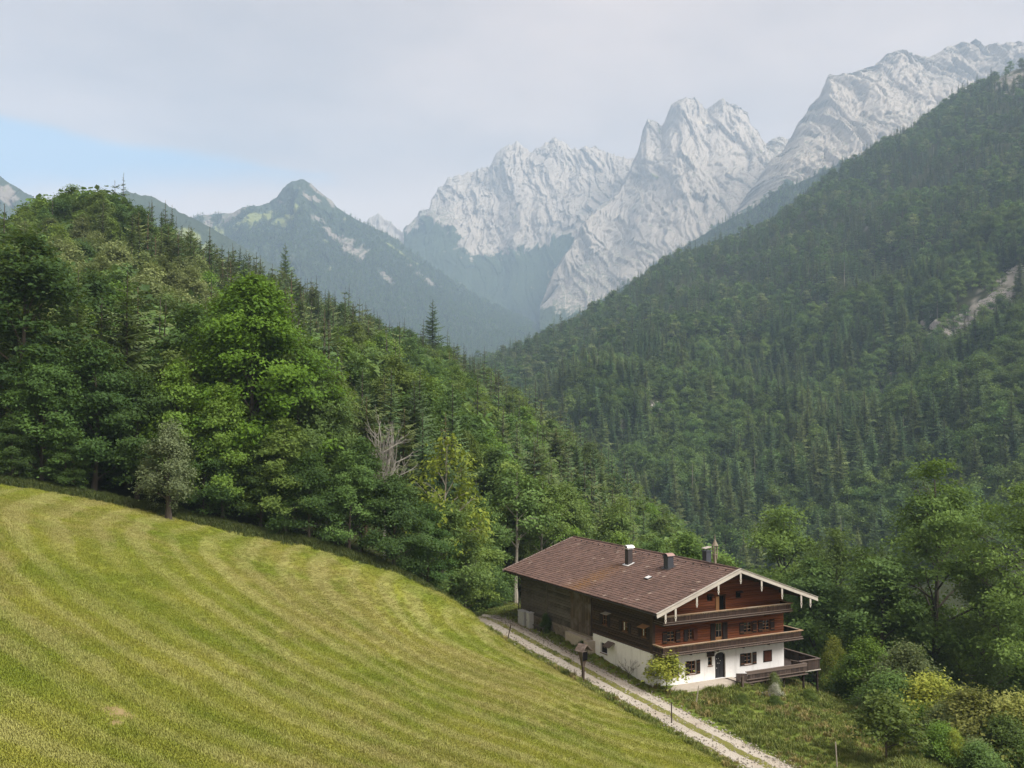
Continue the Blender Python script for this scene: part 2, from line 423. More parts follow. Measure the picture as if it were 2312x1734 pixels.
bare = sstep(bare + 0.5 * fbm(gx / 1.2, gy / 1.2, 0, 3, 3), 0.35, 0.9)
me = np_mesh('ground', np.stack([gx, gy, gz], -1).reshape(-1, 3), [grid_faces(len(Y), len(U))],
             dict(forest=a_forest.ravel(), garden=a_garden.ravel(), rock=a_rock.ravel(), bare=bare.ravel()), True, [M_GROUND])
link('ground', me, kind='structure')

# ------------------------------------------------------------------ gravel farm road with two wheel tracks
tan = np.gradient(RC[:, :2], axis=0); tan /= np.linalg.norm(tan, axis=1)[:, None]
nor = np.stack([-tan[:, 1], tan[:, 0]], -1)
W = np.linspace(-1.75, 1.75, 29)
wob = 0.16 * noise(np.arange(len(RC)) / 9.0, 3.3)[:, None] + 0.10 * noise(np.arange(len(RC)) / 3.0, 7.3)[:, None]
rx = RC[:, 0:1] + nor[:, 0:1] * (W[None] + wob); ry = RC[:, 1:2] + nor[:, 1:2] * (W[None] + wob)
prof = 0.05 + 0.05 * np.exp(-(W / 0.35) ** 2) - 0.03 * np.exp(-((np.abs(W) - 0.85) / 0.3) ** 2) - 0.09 * sstep(np.abs(W), 1.5, 1.75)
rz = ground(rx, ry, False) + prof[None] + 0.025 * noise(rx * 2, ry * 2, 0, 4)
m = Mat('gravel_tracks', 0.95, 0.1)
pos = m.coord('Object')
ac = m.attr('across'); nf = m.noise(pos, 2.2, 5, 0.7); ng = m.noise(pos, 14, 3, 0.7)
grav = m.mix(ng, (0.30, 0.265, 0.215), (0.52, 0.475, 0.41))
grav = m.mix(m.ss(m.noise(pos, 0.5, 3), 0.45, 0.75, 0, 0.5), grav, (0.27, 0.215, 0.155))
gr = m.mix(nf, (0.09, 0.115, 0.02), (0.22, 0.195, 0.065))
mid = m.math('ADD', m.ss(ac, 0.50, 0.22), m.ss(ac, 1.22, 1.60))
f = m.ss(m.math('ADD', mid, m.math('MULTIPLY', m.math('SUBTRACT', nf, 0.5), 1.7)), 0.36, 0.60)
m.color(m.mix(f, grav, gr)); m.bump(ng, 0.06)
link('gravel_road', np_mesh('gravel_road', np.stack([rx, ry, rz], -1).reshape(-1, 3), [grid_faces(len(RC), len(W))], dict(across=np.tile(np.abs(W), len(RC))), True, [m.m]), kind='structure')

# ------------------------------------------------------------------ crags standing out of the far mountainside
m = Mat('weathered_crag', .95, .1); pos = m.coord('Object')
cr = m.mix(m.noise(pos, .35, 6, .7), (.21, .19, .17), (.46, .42, .38)); cr = m.mix(m.ss(m.noise(m.coord('Object', (1, 1, .3)), .5, 4), .5, .75, 0, .6), cr, (.17, .155, .14))
gn = m.n('ShaderNodeNewGeometry'); sp3 = m.n('ShaderNodeSeparateXYZ'); m.l(gn.outputs['Normal'], sp3.inputs[0])
cr = m.mix(m.ss(m.math('ADD', sp3.outputs[2], m.math('MULTIPLY', m.noise(pos, .4, 4), .5)), .95, 1.12, 0, .9), cr, (.06, .085, .03)); m.color(cr); m.bump(m.noise(pos, 1.2, 5, .7), .6)
def sight(px, py, d0, d1):
    """where the view through a pixel meets the ground"""
    d = np.linspace(d0, d1, 400); x = (px - CX) / FPX * d; z = ground(x, d)
    row = CY + FPX * (-(z - d * math.tan(PITCH))) / (d + z * math.tan(PITCH))
    k = np.nonzero(row <= py)[0]; k = k[0] if len(k) else len(d) - 1
    return x[k], d[k], z[k]
CRAGS = []
for i, (px, py, sx, sy, lab) in enumerate([(2130,765,42,34,'broad pale crag among the trees on the right mountainside'), (2185,740,30,26,'pale crag upper right of the broad crag'), (2265,672,48,26,'high pale crag at the right edge of the mountainside'), (2222,702,22,18,'small pale crag between the two big crags'),
        (2020,858,15,12,'small rounded pale crag below the broad crag'), (1975,910,13,22,'narrow pale crag left of the bare gully'), (1995,985,10,26,'thin rock strip in the gully above the tall airy tree'), (2004,1035,9,16,'lowest rock strip of the gully above the tall airy tree'),
        (1482,925,20,22,'brownish crag in the middle of the far slope'), (1412,972,11,14,'small crag low on the far slope near the left hill'), (2296,175,22,18,'rock face near the upper right corner'),
        (2062,802,12,10,'small crag just lower left of the broad pale crag'), (2108,712,10,9,'tiny crag above the broad pale crag'), (2205,792,13,10,'small crag lower right of the broad pale crag'), (2042,892,9,10,'tiny crag between the rounded crag and the gully'), (2300,612,16,16,'crag at the right border above the high pale crag'),
        (1550,902,10,10,'tiny crag right of the brownish crag on the far slope'), (1442,948,9,11,'tiny crag just left of the brownish crag on the far slope'), (1872,702,9,6,'tiny crag high in the middle of the far forest'), (1340,932,8,9,'tiny crag low beside the left hill edge')]):
    cx_, cy_, cz_ = sight(px, py, 430, 2000)
    w, h = sx * 1.25 / FPX * cy_, sy * 1.2 / FPX * cy_
    n = 44; u, v = np.meshgrid(np.linspace(-1, 1, n), np.linspace(-1, 1, n)); r = np.hypot(u, v)
    edge = 1 - sstep(r + .45 * fbm(u * 1.7 + i * 9, v * 1.7, 0, 3, 40 + i), .45, 1.0)
    X = cx_ + u * w; Zl = v * h
    # follow the slope: height offset v*h lies further back by the local gradient
    dzdy = max((float(ground(np.array([cx_]), np.array([cy_ + 20]))[0]) - float(ground(np.array([cx_]), np.array([cy_ - 20]))[0])) / 40, .25)
    Yb = cy_ + Zl / dzdy * .9; Zb = ground(X, Yb)
    rel = edge * (h * .22 + .5 * h * (facets(u * 2.3 + i, v * 1.6, 0 * u, 90 + i) + .5 * facets(u * 5 + i, v * 4, 0 * u, 95 + i)) + .12 * h * fbm(u * 6, v * 6, 0, 3, i)) - (1 - edge) * 4.0
    P_ = np.stack([X, Yb - rel * .8, Zb + rel * .45], -1)
    link('rock_outcrop', np_mesh('rock_outcrop', P_.reshape(-1, 3), [grid_faces(n, n)], None, True, [m.m]), label=lab, category='rock')
# ------------------------------------------------------------------ the far mountains: sheets of real relief at their distances
def line(pts, px):
    p = np.array(pts, float); return np.interp(px, p[:, 0], p[:, 1])
def z4(pts): return [(900 + .6383 * a, 60 + .6383 * b) for a, b in pts]
def z7(pts): return [(420 + .3165 * a, 380 + .3165 * b) for a, b in pts]
def mountain(name, lo, hi, rows, nu, nv, relief, mat, jag=0.0, seed=0, blobs=(), back=500.0, gully=(1.0, 2.8), rockline=None, lowjag=0.0):
    """rows from the crest down: (outline [(px,py)], distance or [(px,d)]); relief = metres of rock relief"""
    px = np.linspace(lo, hi, nu)
    PY, D = [], []
    for pts, d in rows:
        PY.append(line(pts, px)); D.append(line(d, px) if isinstance(d, list) else np.full(nu, float(d)))
    PY, D = np.array(PY), np.array(D)
    for k in range(1, len(rows)): PY[k] = np.maximum(PY[k], PY[k - 1] + 2)
    vr = np.linspace(0, 1, len(rows)); v = np.linspace(0, 1, nv)
    sm = lambda A: np.array([np.interp(v, vr, A[:, j]) for j in range(nu)]).T
    py, d = sm(PY), sm(D)
    k = np.ones(9) / 9                               # soften the breaks between rows
    pad = lambda A: np.apply_along_axis(lambda c: np.convolve(np.pad(c, 4, 'edge'), k, 'valid'), 0, A)
    d = pad(d)
    crest = np.exp(-np.linspace(0, nv - 1, nv) / (nv * 0.05))[:, None]
    py = py + jag * crest * (ridged(px / 22, 0 * px + seed, 0, 4, seed)[None] - 1.1) * -1
    if lowjag: py = py + lowjag * np.exp(-np.linspace(0, nv - 1, nv) / (nv * 0.16))[:, None] * sstep(line(rows[0][0], px), 480, 560)[None] * (fbm(px / 16, 0 * px + seed, 0, 4, seed + 2)[None] * 2.2)
    Pw = at(np.repeat(px[None], nv, 0), py, d)
    x, y, z = Pw[..., 0], Pw[..., 1], Pw[..., 2]
    sc = d.mean() / 5000.0
    wx = x + 90 * fbm(x / 400, z / 400, 0, 3, seed + 1)
    wz = z + 90 * fbm(x / 400 + 7, z / 400, 0, 3, seed + 2)
    L = 330.0 * sc
    yy = y / (L * 2.2)
    rib = lambda w_, h_, q, sd: 1 - 2.6 * np.abs(noise(wx / w_ + .22 * wz / w_, wz / h_, q, sd))          # knife ribs with flat faces between
    cleft = lambda w_, h_, q, sd: 2.6 * np.abs(noise(wx / w_ - .15 * wz / w_, wz / h_, q, sd)) - 1         # sharp clefts in rounded faces
    r1 = rib(L * gully[0] * 1.15, L * gully[1] * 1.5, yy * .5, seed + 3)
    r2 = cleft(L * .46, L * 1.5, yy, seed + 9)
    r3 = fbm(wx / (L * .12), wz / (L * .12), y / (L * .16), 4, seed + 11, 0.6)
    r4 = rib(L * .19, L * .8, yy * 2, seed + 15); r5 = cleft(L * .075, L * .26, yy * 4, seed + 17)
    lx = wx + .22 * wz; lz = wz - .20 * wx
    f1 = facets(lx / (L * .27), lz / (L * .95), 0 * x, seed + 31); f2 = facets((lx + 14 * r3) / (L * .11), (lz + 14 * r3) / (L * .36), 0 * x, seed + 37); f3 = facets((wx - .3 * wz + 8 * r3) / (L * .050), (wz + 8 * r3) / (L * .13), 0 * x, seed + 43)
    led = np.abs(((wz + .25 * wx + 30 * r3) / (L * .30)) % 1.0 - .5)                                         # tilted ledges
    rel = relief if not callable(relief) else relief(px[None], py)
    fade = sstep(np.linspace(0, 1, nv), 0.0, 0.10)[:, None] * 0.55 + 0.45
    disp = rel * fade * (0.95 * r1 + 0.34 * r2 + 0.60 * f1 + 0.34 * f2 + 0.17 * f3 + 0.10 * r3 + 0.10 * led)
    if rockline is not None: disp = disp * (.30 + .70 * sstep((line(rockline[0], px)[None] - py) / rockline[1], -1.5, 1))
    y = y - disp; z = z + 0.35 * disp * (1 - crest)
    mk = {}
    for t in ('rock', 'meadow'):
        q = np.zeros_like(x)
        for b in blobs:
            if b[0] != t: continue
            _, bx, by, sx, sy, rot = b
            ca, sa = math.cos(math.radians(rot)), math.sin(math.radians(rot))
            ddx, ddy = px[None] - bx, py - by
            q = np.maximum(q, np.exp(-(((ddx * ca + ddy * sa) / sx) ** 2 + ((-ddx * sa + ddy * ca) / sy) ** 2)))
        if t == 'rock' and rockline is not None:
            rl = line(rockline[0], px)[None]
            q = np.maximum(q, sstep((rl - py) / rockline[1], -1, 1))
        mk[t] = q + 0.52 * fbm(wx / (L * .14), wz / (L * .30), 0, 5, seed + 21, .6) + 0.10 * r3
    mk['rock'] = sstep(mk['rock'], 0.40, 0.54); mk['meadow'] = sstep(mk['meadow'], 0.40, 0.58)
    mk['gully'] = np.clip(.5 - .5 * r1, 0, 1)
    # the hidden far side, so that the crest has a back
    nb = 6
    bx, by, bz = [], [], []
    for i in range(nb, 0, -1):
        f = i / nb
        bx.append(x[0] * (1 + f * back / d[0])); by.append(y[0] + f * back); bz.append(z[0] - f * back * 0.9 + 0 * f)
    V = np.stack([np.concatenate([np.array(bx), x]), np.concatenate([np.array(by), y]), np.concatenate([np.array(bz), z])], -1)
    at_ = {k2: np.concatenate([np.repeat(v2[0:1], nb, 0), v2]).ravel() for k2, v2 in mk.items()}
    me = np_mesh(name, V.reshape(-1, 3), [grid_faces(nv + nb, nu)[:, ::-1]], at_, True, [mat])
    link(name, me, kind='structure')
    return dict(px=px, py=py, x=x, y=y, z=z, d=d, rock=mk['rock'], meadow=mk['meadow'])

def mount_mat(name, k):
    m = Mat(name, 0.95, 0.08)
    pos = m.coord('Object'); geo = m.n('ShaderNodeNewGeometry')
    sepn = m.n('ShaderNodeSeparateXYZ'); m.l(geo.outputs['Normal'], sepn.inputs[0])
    n1 = m.noise(pos, 0.012, 6, 0.65); n2 = m.noise(pos, 0.05, 5, 0.7); n3 = m.noise(m.coord('Object', (1, 1, 0.35)), 0.05, 4, 0.7)
    rock = m.mix(n1, tuple(v * k for v in (0.315, 0.270, 0.222)), tuple(v * k for v in (0.445, 0.392, 0.334)))
    rock = m.mix(m.ss(n3, 0.45, 0.72, 0, 0.42), rock, (0.23, 0.205, 0.18))
    rock = m.mix(m.ss(m.math('ADD', n1, m.math('MULTIPLY', n2, 0.5)), 0.86, 0.98, 0, 0.55), rock, (0.58, 0.47, 0.33))
    # scrub on the ledges
    led = m.ss(m.math('ADD', sepn.outputs[2], m.math('MULTIPLY', m.math('SUBTRACT', n2, 0.5), 0.8)), 0.80, 0.92)
    rock = m.mix(m.math('MULTIPLY', led, 0.75), rock, (0.055, 0.075, 0.035))
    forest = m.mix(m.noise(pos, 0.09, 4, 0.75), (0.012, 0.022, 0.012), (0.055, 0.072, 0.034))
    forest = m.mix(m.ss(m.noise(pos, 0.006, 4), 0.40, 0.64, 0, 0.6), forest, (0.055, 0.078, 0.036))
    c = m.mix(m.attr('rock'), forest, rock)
    c = m.mix(m.attr('meadow'), c, m.mix(n2, (0.15, 0.19, 0.05), (0.22, 0.22, 0.08)))
    m.color(c)
    bp = m.noise(m.coord('Object', (1, 1, 0.6)), 0.10, 5, 0.75)
    m.bump(m.math('ADD', bp, n2), 6.0, 0.6)
    return m.m
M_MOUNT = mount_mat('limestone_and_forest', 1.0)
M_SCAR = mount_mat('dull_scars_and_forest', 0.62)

# 1 the distant ridge ends on the far left
mountain('mountain', -260, 140, [([(-260,250),(-120,330),(-40,370),(0,396),(18,412),(41,425),(68,439),(90,453),(140,480)], 3600), ([(-260,800),(140,800)], 2600)], 130, 90, 45, M_SCAR, 3, 5,
         [('rock',12,436,26,20,35),('rock',70,462,26,7,0),('rock',-80,420,50,30,20)])
mountain('mountain', 130, 640, [([(130,520),(180,490),(221,459),(240,448),(267,437),(289,431),(312,439),(343,444),(371,457),(398,473),(420,484),(443,496),(520,540),(640,610)], 3000), ([(130,820),(640,820)], 2100)], 190, 110, 22, M_SCAR, 3, 15,
         [('meadow',430,540,40,16,25)])
# 2 the green pyramid peak and its flank
pyr = z7([(0,372),(60,357),(100,340),(200,325),(330,322),(400,290),(460,268),(500,278),(545,262),(600,225),(650,195),(670,160),(720,115),(780,95),(845,84),(900,115),(950,165),(1000,200),(1050,240),(1080,280),(1150,325),(1220,370),(1300,405),(1400,455),(1500,500)])
pyr += [(940,575),(1010,625),(1090,675),(1180,722),(1260,750),(1320,775)]
B1 = [('rock',757,532,34,9,35),('rock',790,562,36,16,58),('rock',818,583,18,24,20),('rock',875,636,28,8,40),('rock',470,505,14,26,-20),('rock',525,490,36,11,-32),('rock',500,535,9,26,-30),
      ('rock',720,430,34,7,45),('rock',748,458,20,6,52),('rock',700,450,20,8,20),('rock',925,605,10,6,0),('rock',945,622,9,7,0),('rock',972,640,18,8,15),('rock',725,500,12,7,0),('rock',630,450,8,3,0),
      ('meadow',570,509,46,13,-14),('meadow',655,497,34,10,-20),('meadow',605,488,30,9,-25),('meadow',490,520,20,15,20),('meadow',735,545,8,4,0),('meadow',905,572,55,2.6,31)]
M1 = mountain('mountain', 400, 1320, [(pyr, 4600), ([(400,600),(640,560),(860,640),(1000,700),(1320,800)], 4000), ([(400,880),(900,860),(1320,860)], 2700)], 400, 230, lambda px, py: 34 + 30 * np.exp(-((px - 660) / 140) ** 2), M_SCAR, 1.5, 31, B1, gully=(1.2, 3.0))
# 3 small rock teeth in the saddle
mountain('mountain', 770, 960, [([(770,540),(805,515),(840,490),(855,483),(868,495),(885,502),(905,520),(930,515),(960,520)], 6350), ([(770,640),(960,640)], 6100)], 110, 60, 60, M_MOUNT, 5, 44, rockline=([(770,640),(960,640)], 20))
# 4 the jagged massif in the middle
crest = z4([(20,722),(50,700),(75,660),(110,655),(115,610),(140,570),(180,530),(215,525),(260,505),(320,495),(345,450),(380,425),(425,402),(450,430),(475,440),(500,425),(545,390),(575,405),(610,430),(650,430),(700,422),(740,445),(780,460),(825,462),(900,500)])
foot = z4([(20,722),(120,690),(190,715),(260,790),(370,815),(400,805),(440,790),(540,750),(630,735),(900,760)])
B4 = [('rock',1060,560,24,22,0)]
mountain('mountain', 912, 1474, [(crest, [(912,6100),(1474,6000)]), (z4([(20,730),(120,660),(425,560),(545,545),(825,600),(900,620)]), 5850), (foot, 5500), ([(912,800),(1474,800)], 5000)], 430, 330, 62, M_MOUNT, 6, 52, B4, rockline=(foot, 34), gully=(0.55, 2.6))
# 5 the great tower
crest = z4([(500,985),(545,880),(600,790),(640,720),(700,640),(740,612),(780,575),(820,498),(850,425),(862,370),(878,328),(905,333),(932,352),(960,290),(985,268),(1010,258),(1040,268),(1090,290),(1115,275),(1140,264),(1165,280),(1190,287),(1230,310),(1245,350),(1280,385),(1300,412),(1335,392),(1360,390),(1385,400),(1420,440)])
foot5 = z4([(500,1010),(545,990),(640,1020),(680,1010),(880,880),(1000,800),(1150,700),(1200,670),(1420,640)])
mountain('mountain', 1219, 1806, [(crest, [(1219,5000),(1400,5420),(1455,5700),(1500,5500),(1806,5500)]), ([(x_, y_ + 9) for x_, y_ in crest], [(1219,4800),(1400,5180),(1455,5400),(1500,5440),(1806,5450)]), (z4([(500,1000),(640,860),(740,800),(880,600),(1000,500),(1200,500),(1420,520)]), 4950), (foot5, [(1219,4300),(1806,4700)]), ([(1219,820),(1806,820)], 3300)], 430, 360, 52, M_MOUNT, 4, 63,
         [], rockline=(foot5, 30), gully=(0.8, 2.2), lowjag=9.0)
# 6 the long rock wall on the right
crest = z4([(1180,670),(1230,600),(1270,545),(1310,480),(1350,450),(1385,395),(1410,345),(1440,310),(1447,288),(1480,265),(1500,215),(1515,178),(1560,170),(1600,164),(1680,140),(1720,100),(1780,78),(1810,93),(1870,105),(1900,98),(1940,70),(2000,66),(2090,64),(2150,74),(2212,76),(2400,60),(2700,40)])
foot6 = z4([(1180,690),(1260,640),(1370,565),(1430,560),(1500,515),(1650,455),(1690,495),(1800,440),(2212,300),(2700,100)])
mountain('mountain', 1653, 2520, [(crest, [(1653,4500),(1860,4800),(1900,4550),(2520,4400)]), ([(x_, y_ + 9) for x_, y_ in crest], [(1653,4300),(1860,4480),(1900,4480),(2520,4360)]), (z4([(1180,680),(1430,420),(1700,300),(2212,180),(2700,100)]), 4150), (foot6, 3800), ([(1653,760),(2520,400)], 2800)], 460, 280, 56, M_MOUNT, 2.5, 71,
         [], rockline=(foot6, 22), gully=(0.8, 2.4))
# 7 the blue wooded spur below the wall
sp = z4([(560,1060),(660,1012),(700,982),(800,915),(880,870),(1000,782),(1100,722),(1190,672),(1260,640),(1330,582),(1400,560),(1500,512),(1580,475),(1650,450),(1690,488),(1760,440),(2000,330),(2300,200)])
SPUR = mountain('mountain', 1257, 2368, [(sp, [(1257,3300),(1700,3000),(2368,2900)]), ([(1257,840),(1500,800),(2368,480)], 2500)], 330, 90, 18, M_SCAR, 2.0, 83)
# ------------------------------------------------------------------ trees: shapes
def tube_np(path, rad, k=5):
    """tapered tube along a path -> verts, quads"""
    path = np.asarray(path, float); n = len(path)
    t = np.gradient(path, axis=0); t /= np.maximum(np.linalg.norm(t, axis=1), 1e-6)[:, None]
    up = np.where(np.abs(t[:, 2:3]) > 0.9, np.array([[1., 0, 0]]), np.array([[0, 0, 1.]]))
    a = np.cross(t, up); a /= np.linalg.norm(a, axis=1)[:, None]; b = np.cross(t, a)
    an = np.arange(k) * 2 * math.pi / k
    V = path[:, None] + np.asarray(rad)[:, None, None] * (a[:, None] * np.cos(an)[None, :, None] + b[:, None] * np.sin(an)[None, :, None])
    i = np.arange(n - 1)[:, None] * k + np.arange(k)[None]; j = np.arange(n - 1)[:, None] * k + (np.arange(k)[None] + 1) % k
    return V.reshape(-1, 3), np.stack([i, j, j + k, i + k], -1).reshape(-1, 4)
class Acc:
    def __init__(s): s.V, s.F, s.T, s.n = [], {3: [], 4: []}, [], 0
    def add(s, V, F, tone=0.5):
        V = np.asarray(V, float).reshape(-1, 3)
        s.V.append(V); s.F[np.asarray(F).shape[1]].append(np.asarray(F) + s.n)
        s.T.append(np.broadcast_to(np.asarray(tone, float), (len(V),))); s.n += len(V)
    def mesh(s, name, mats, smooth=False):
        return np_mesh(name, np.concatenate(s.V), [np.concatenate(f) for f in s.F.values() if f], {'tone': np.concatenate(s.T)}, smooth, mats)
def leaf_quads(rng, C, N, ln, wd, tone):
    """rhombic leaf sprays at centres C with normals N"""
    n = len(C)
    N = N / np.maximum(np.linalg.norm(N, axis=1), 1e-6)[:, None]
    d = rng.normal(size=(n, 3)); d -= N * (d * N).sum(1)[:, None]; d /= np.maximum(np.linalg.norm(d, axis=1), 1e-6)[:, None]
    b = np.cross(N, d)
    q_ = (0.45 + 1.1 * rng.random(n) ** 1.4)[:, None]; l = ln * q_ * 1.08; w = wd * q_ * (0.8 + .5 * rng.random(n))[:, None]
    V = np.stack([C - d * l / 2, C + b * w / 2 + N * l * .08, C + d * l / 2, C - b * w / 2 + N * l * .08], 1).reshape(-1, 3)
    return V, np.arange(4 * n).reshape(-1, 4), np.repeat(tone, 4)
def broadleaf(seed, H=20., R=6., base=0.22, nclump=170, nleaf=11000, ll=.42, lw=.26, flat=.42, spread=1.25, top=0.75, bare=0.0, trunk_r=None, lean=0.0, limbs=16, gap=0.0, low=0.62):
    """-> (wood Acc, leaf Acc): trunk with limbs, and a crown of layered leaf sprays"""
    rng = np.random.default_rng(seed); wood, leaf = Acc(), Acc()
    tr = trunk_r or H * 0.013 + 0.05
    hb = base * H
    zz = np.linspace(0, H * 0.93, 9)
    ax = np.stack([lean * zz / H * R + 0.02 * H * noise(zz / H * 2.3, seed + .5), 0.02 * H * noise(zz / H * 2.3, seed + 9.5), zz], -1)
    ax -= ax[0] * [1, 1, 0]
    wood.add(*tube_np(ax, tr * (1 - .86 * (zz / zz[-1]) ** .9) * np.where(zz == 0, 1.35, 1), 7))
    def axis(h): return np.stack([np.interp(h, zz, ax[:, 0]), np.interp(h, zz, ax[:, 1]), h], -1)
    def prof(t):                                            # crown radius by relative height
        return R * np.clip(np.sin(math.pi * np.clip(low * .28 + t * (1 - low * .28), 0, 1) ** top), 0.02, 1) ** .62
    def lob(a, t): return 1 + .30 * noise(np.cos(a) * 1.4 + seed, np.sin(a) * 1.4, t * 2.6, seed) * 1.6
    tips = []
    for i in range(limbs):
        t0 = (i + rng.random()) / limbs * .82; h0 = hb + (H - hb) * t0 * .9
        a = i * 2.4 + rng.random() * .9
        t1 = min(t0 + .10 + .14 * rng.random(), .98)
        r = prof(t1) * lob(a, t1) * (.80 + .18 * rng.random())
        p0 = axis(h0); p1 = axis(hb + (H - hb) * t1) + r * np.array([math.cos(a), math.sin(a), 0])
        s = np.linspace(0, 1, 6)[:, None]
        path = p0 + (p1 - p0) * s + np.array([0, 0, 1]) * (np.sin(s * math.pi) * r * .10) + rng.normal(size=(6, 3)) * r * .025 * s
        r0 = max(tr * .42 * (1 - t0 * .7), .03)
        wood.add(*tube_np(path, r0 * (1 - .85 * s[:, 0]), 5))
        for f in (.45, .62, .8, 1.0): tips.append(path[min(int(f * 5), 5)])
        for j in range(3):
            q0 = path[2 + j % 3]; aa = a + (rng.random() - .5) * 2.2
            q1 = q0 + np.array([math.cos(aa), math.sin(aa), .15 + .5 * rng.random()]) * r * (.28 + .25 * rng.random())
            wood.add(*tube_np([q0, (q0 + q1) / 2 + rng.normal(size=3) * .06 * r, q1], [r0 * .4, r0 * .28, r0 * .1], 4)); tips += [q1, (q0 + q1) / 2]
    tips = np.array(tips)
    # clump centres: branch ends and points spread over the lobed crown shell
    ns = max(nclump - len(tips), 20)
    t = rng.random(ns) ** .9; a = rng.random(ns) * 2 * math.pi
    rr = prof(t) * lob(a, t) * np.where(rng.random(ns) < .8, .78 + .26 * rng.random(ns), .35 + .4 * rng.random(ns))
    C = axis(hb + (H - hb) * t) + np.stack([np.cos(a) * rr, np.sin(a) * rr, 0 * rr], -1)
    C = np.concatenate([tips, C])
    keep = noise(C[:, 0] / (R * .45), C[:, 1] / (R * .45), C[:, 2] / (R * .45), seed + 4) > (-1 + gap)
    C = C[keep]
    if bare > 0: C = C[rng.random(len(C)) > bare]
    size = (.6 + .8 * rng.random(len(C))) * spread
    wgt = size ** 2; cnt = np.maximum((nleaf * wgt / wgt.sum()).astype(int), 3)
    idx = np.repeat(np.arange(len(C)), cnt); n = len(idx)
    c0 = axis(np.clip(C[:, 2], 0, H)); out = C - c0; out[:, 2] += .15 * R; out /= np.maximum(np.linalg.norm(out, axis=1), .1)[:, None]
    off = rng.normal(size=(n, 3)) * np.array([.52, .52, .52 * flat])
    off *= size[idx][:, None]
    o2 = out[idx]; off[:, 2] -= .30 * (off[:, 0] * o2[:, 0] + off[:, 1] * o2[:, 1])         # sprays droop outwards
    Pc = C[idx] + off
    N = np.array([0, 0, 1.0]) * .8 + o2 * .55 + rng.normal(size=(n, 3)) * .48
    ctone = rng.random(len(C))
    tone = np.clip(.5 * ctone[idx] + .35 * rng.random(n) + .15 * np.clip(off[:, 2] / (size[idx] * flat + 1e-3) * .5 + .5, 0, 1), 0, 1)
    leaf.add(*leaf_quads(rng, Pc, N, ll, lw, tone))
    return wood, leaf
def conifer(seed, H=22., R=3.6, base=.12, whorls=30, nb=6, sprigs=5, droop=.35, dead=0.0, power=.85, irr=.25, sw=.30):
    """spruce: whorls of drooping boughs with side sprigs"""
    rng = np.random.default_rng(seed); wood, leaf = Acc(), Acc()
    zz = np.linspace(0, H, 7); wob = .012 * H * np.stack([noise(zz / H * 2, seed + .3), noise(zz / H * 2, seed + 5.3)], -1)
    ax = np.concatenate([wob - wob[0], zz[:, None]], 1)
    tr = H * .011 + .04
    wood.add(*tube_np(ax, tr * (1 - .93 * zz / H) + .012, 6))
    VV, FF, TT = [], [], []
    k = 0
    for w in range(whorls):
        t = w / (whorls - 1.0)
        h = H * (base + (1 - base) * (t ** .92)) - .15
        rl = R * ((1 - t) ** power * .96 + .04) * (1 if t > .1 else .75 + 2.5 * t)
        nbw = nb if t < .8 else max(nb - 2, 4)
        for b in range(nbw):
            if dead and rng.random() < dead: continue
            a = 2 * math.pi * (b + .5 * rng.random()) / nbw + w * 1.1
            L = rl * (1 + irr * rng.normal())
            if L < .15: L = .15
            hh = h + rng.normal() * H * .008
            dirv = np.array([math.cos(a), math.sin(a)])
            s = np.linspace(0, 1, sprigs + 2)
            dr = droop * (1.05 - t) + .02
            zc = hh + L * (.16 * s * (1 - dr) - dr * s ** 1.4 + .16 * s ** 3)
            sp = np.stack([dirv[0] * L * s, dirv[1] * L * s, zc], -1)
            c = np.stack([np.interp(hh, zz, ax[:, 0]), np.interp(hh, zz, ax[:, 1])]); sp[:, :2] += c
            side = np.array([-dirv[1], dirv[0], 0])
            tone = rng.random() * .6
            for q in range(1, sprigs + 2):
                wq = L * sw * (1.15 - s[q] * .85) * (.7 + .6 * rng.random()) + .05
                p0 = sp[q - 1]; p1 = sp[q]; fw = (p1 - p0)
                for sg in (-1, 1):
                    tip = p0 + fw * 1.25 + side * sg * wq - np.array([0, 0, wq * (.30 + .35 * rng.random())])
                    VV += [p0, p1 + fw * .1, tip]; FF.append([k, k + 1, k + 2]); k += 3
                    TT += [tone * .6, tone * .6 + .15, tone * .6 + .42 * rng.random()]
    leaf.add(np.array(VV), np.array(FF), np.array(TT))
    # leader
    return wood, leaf
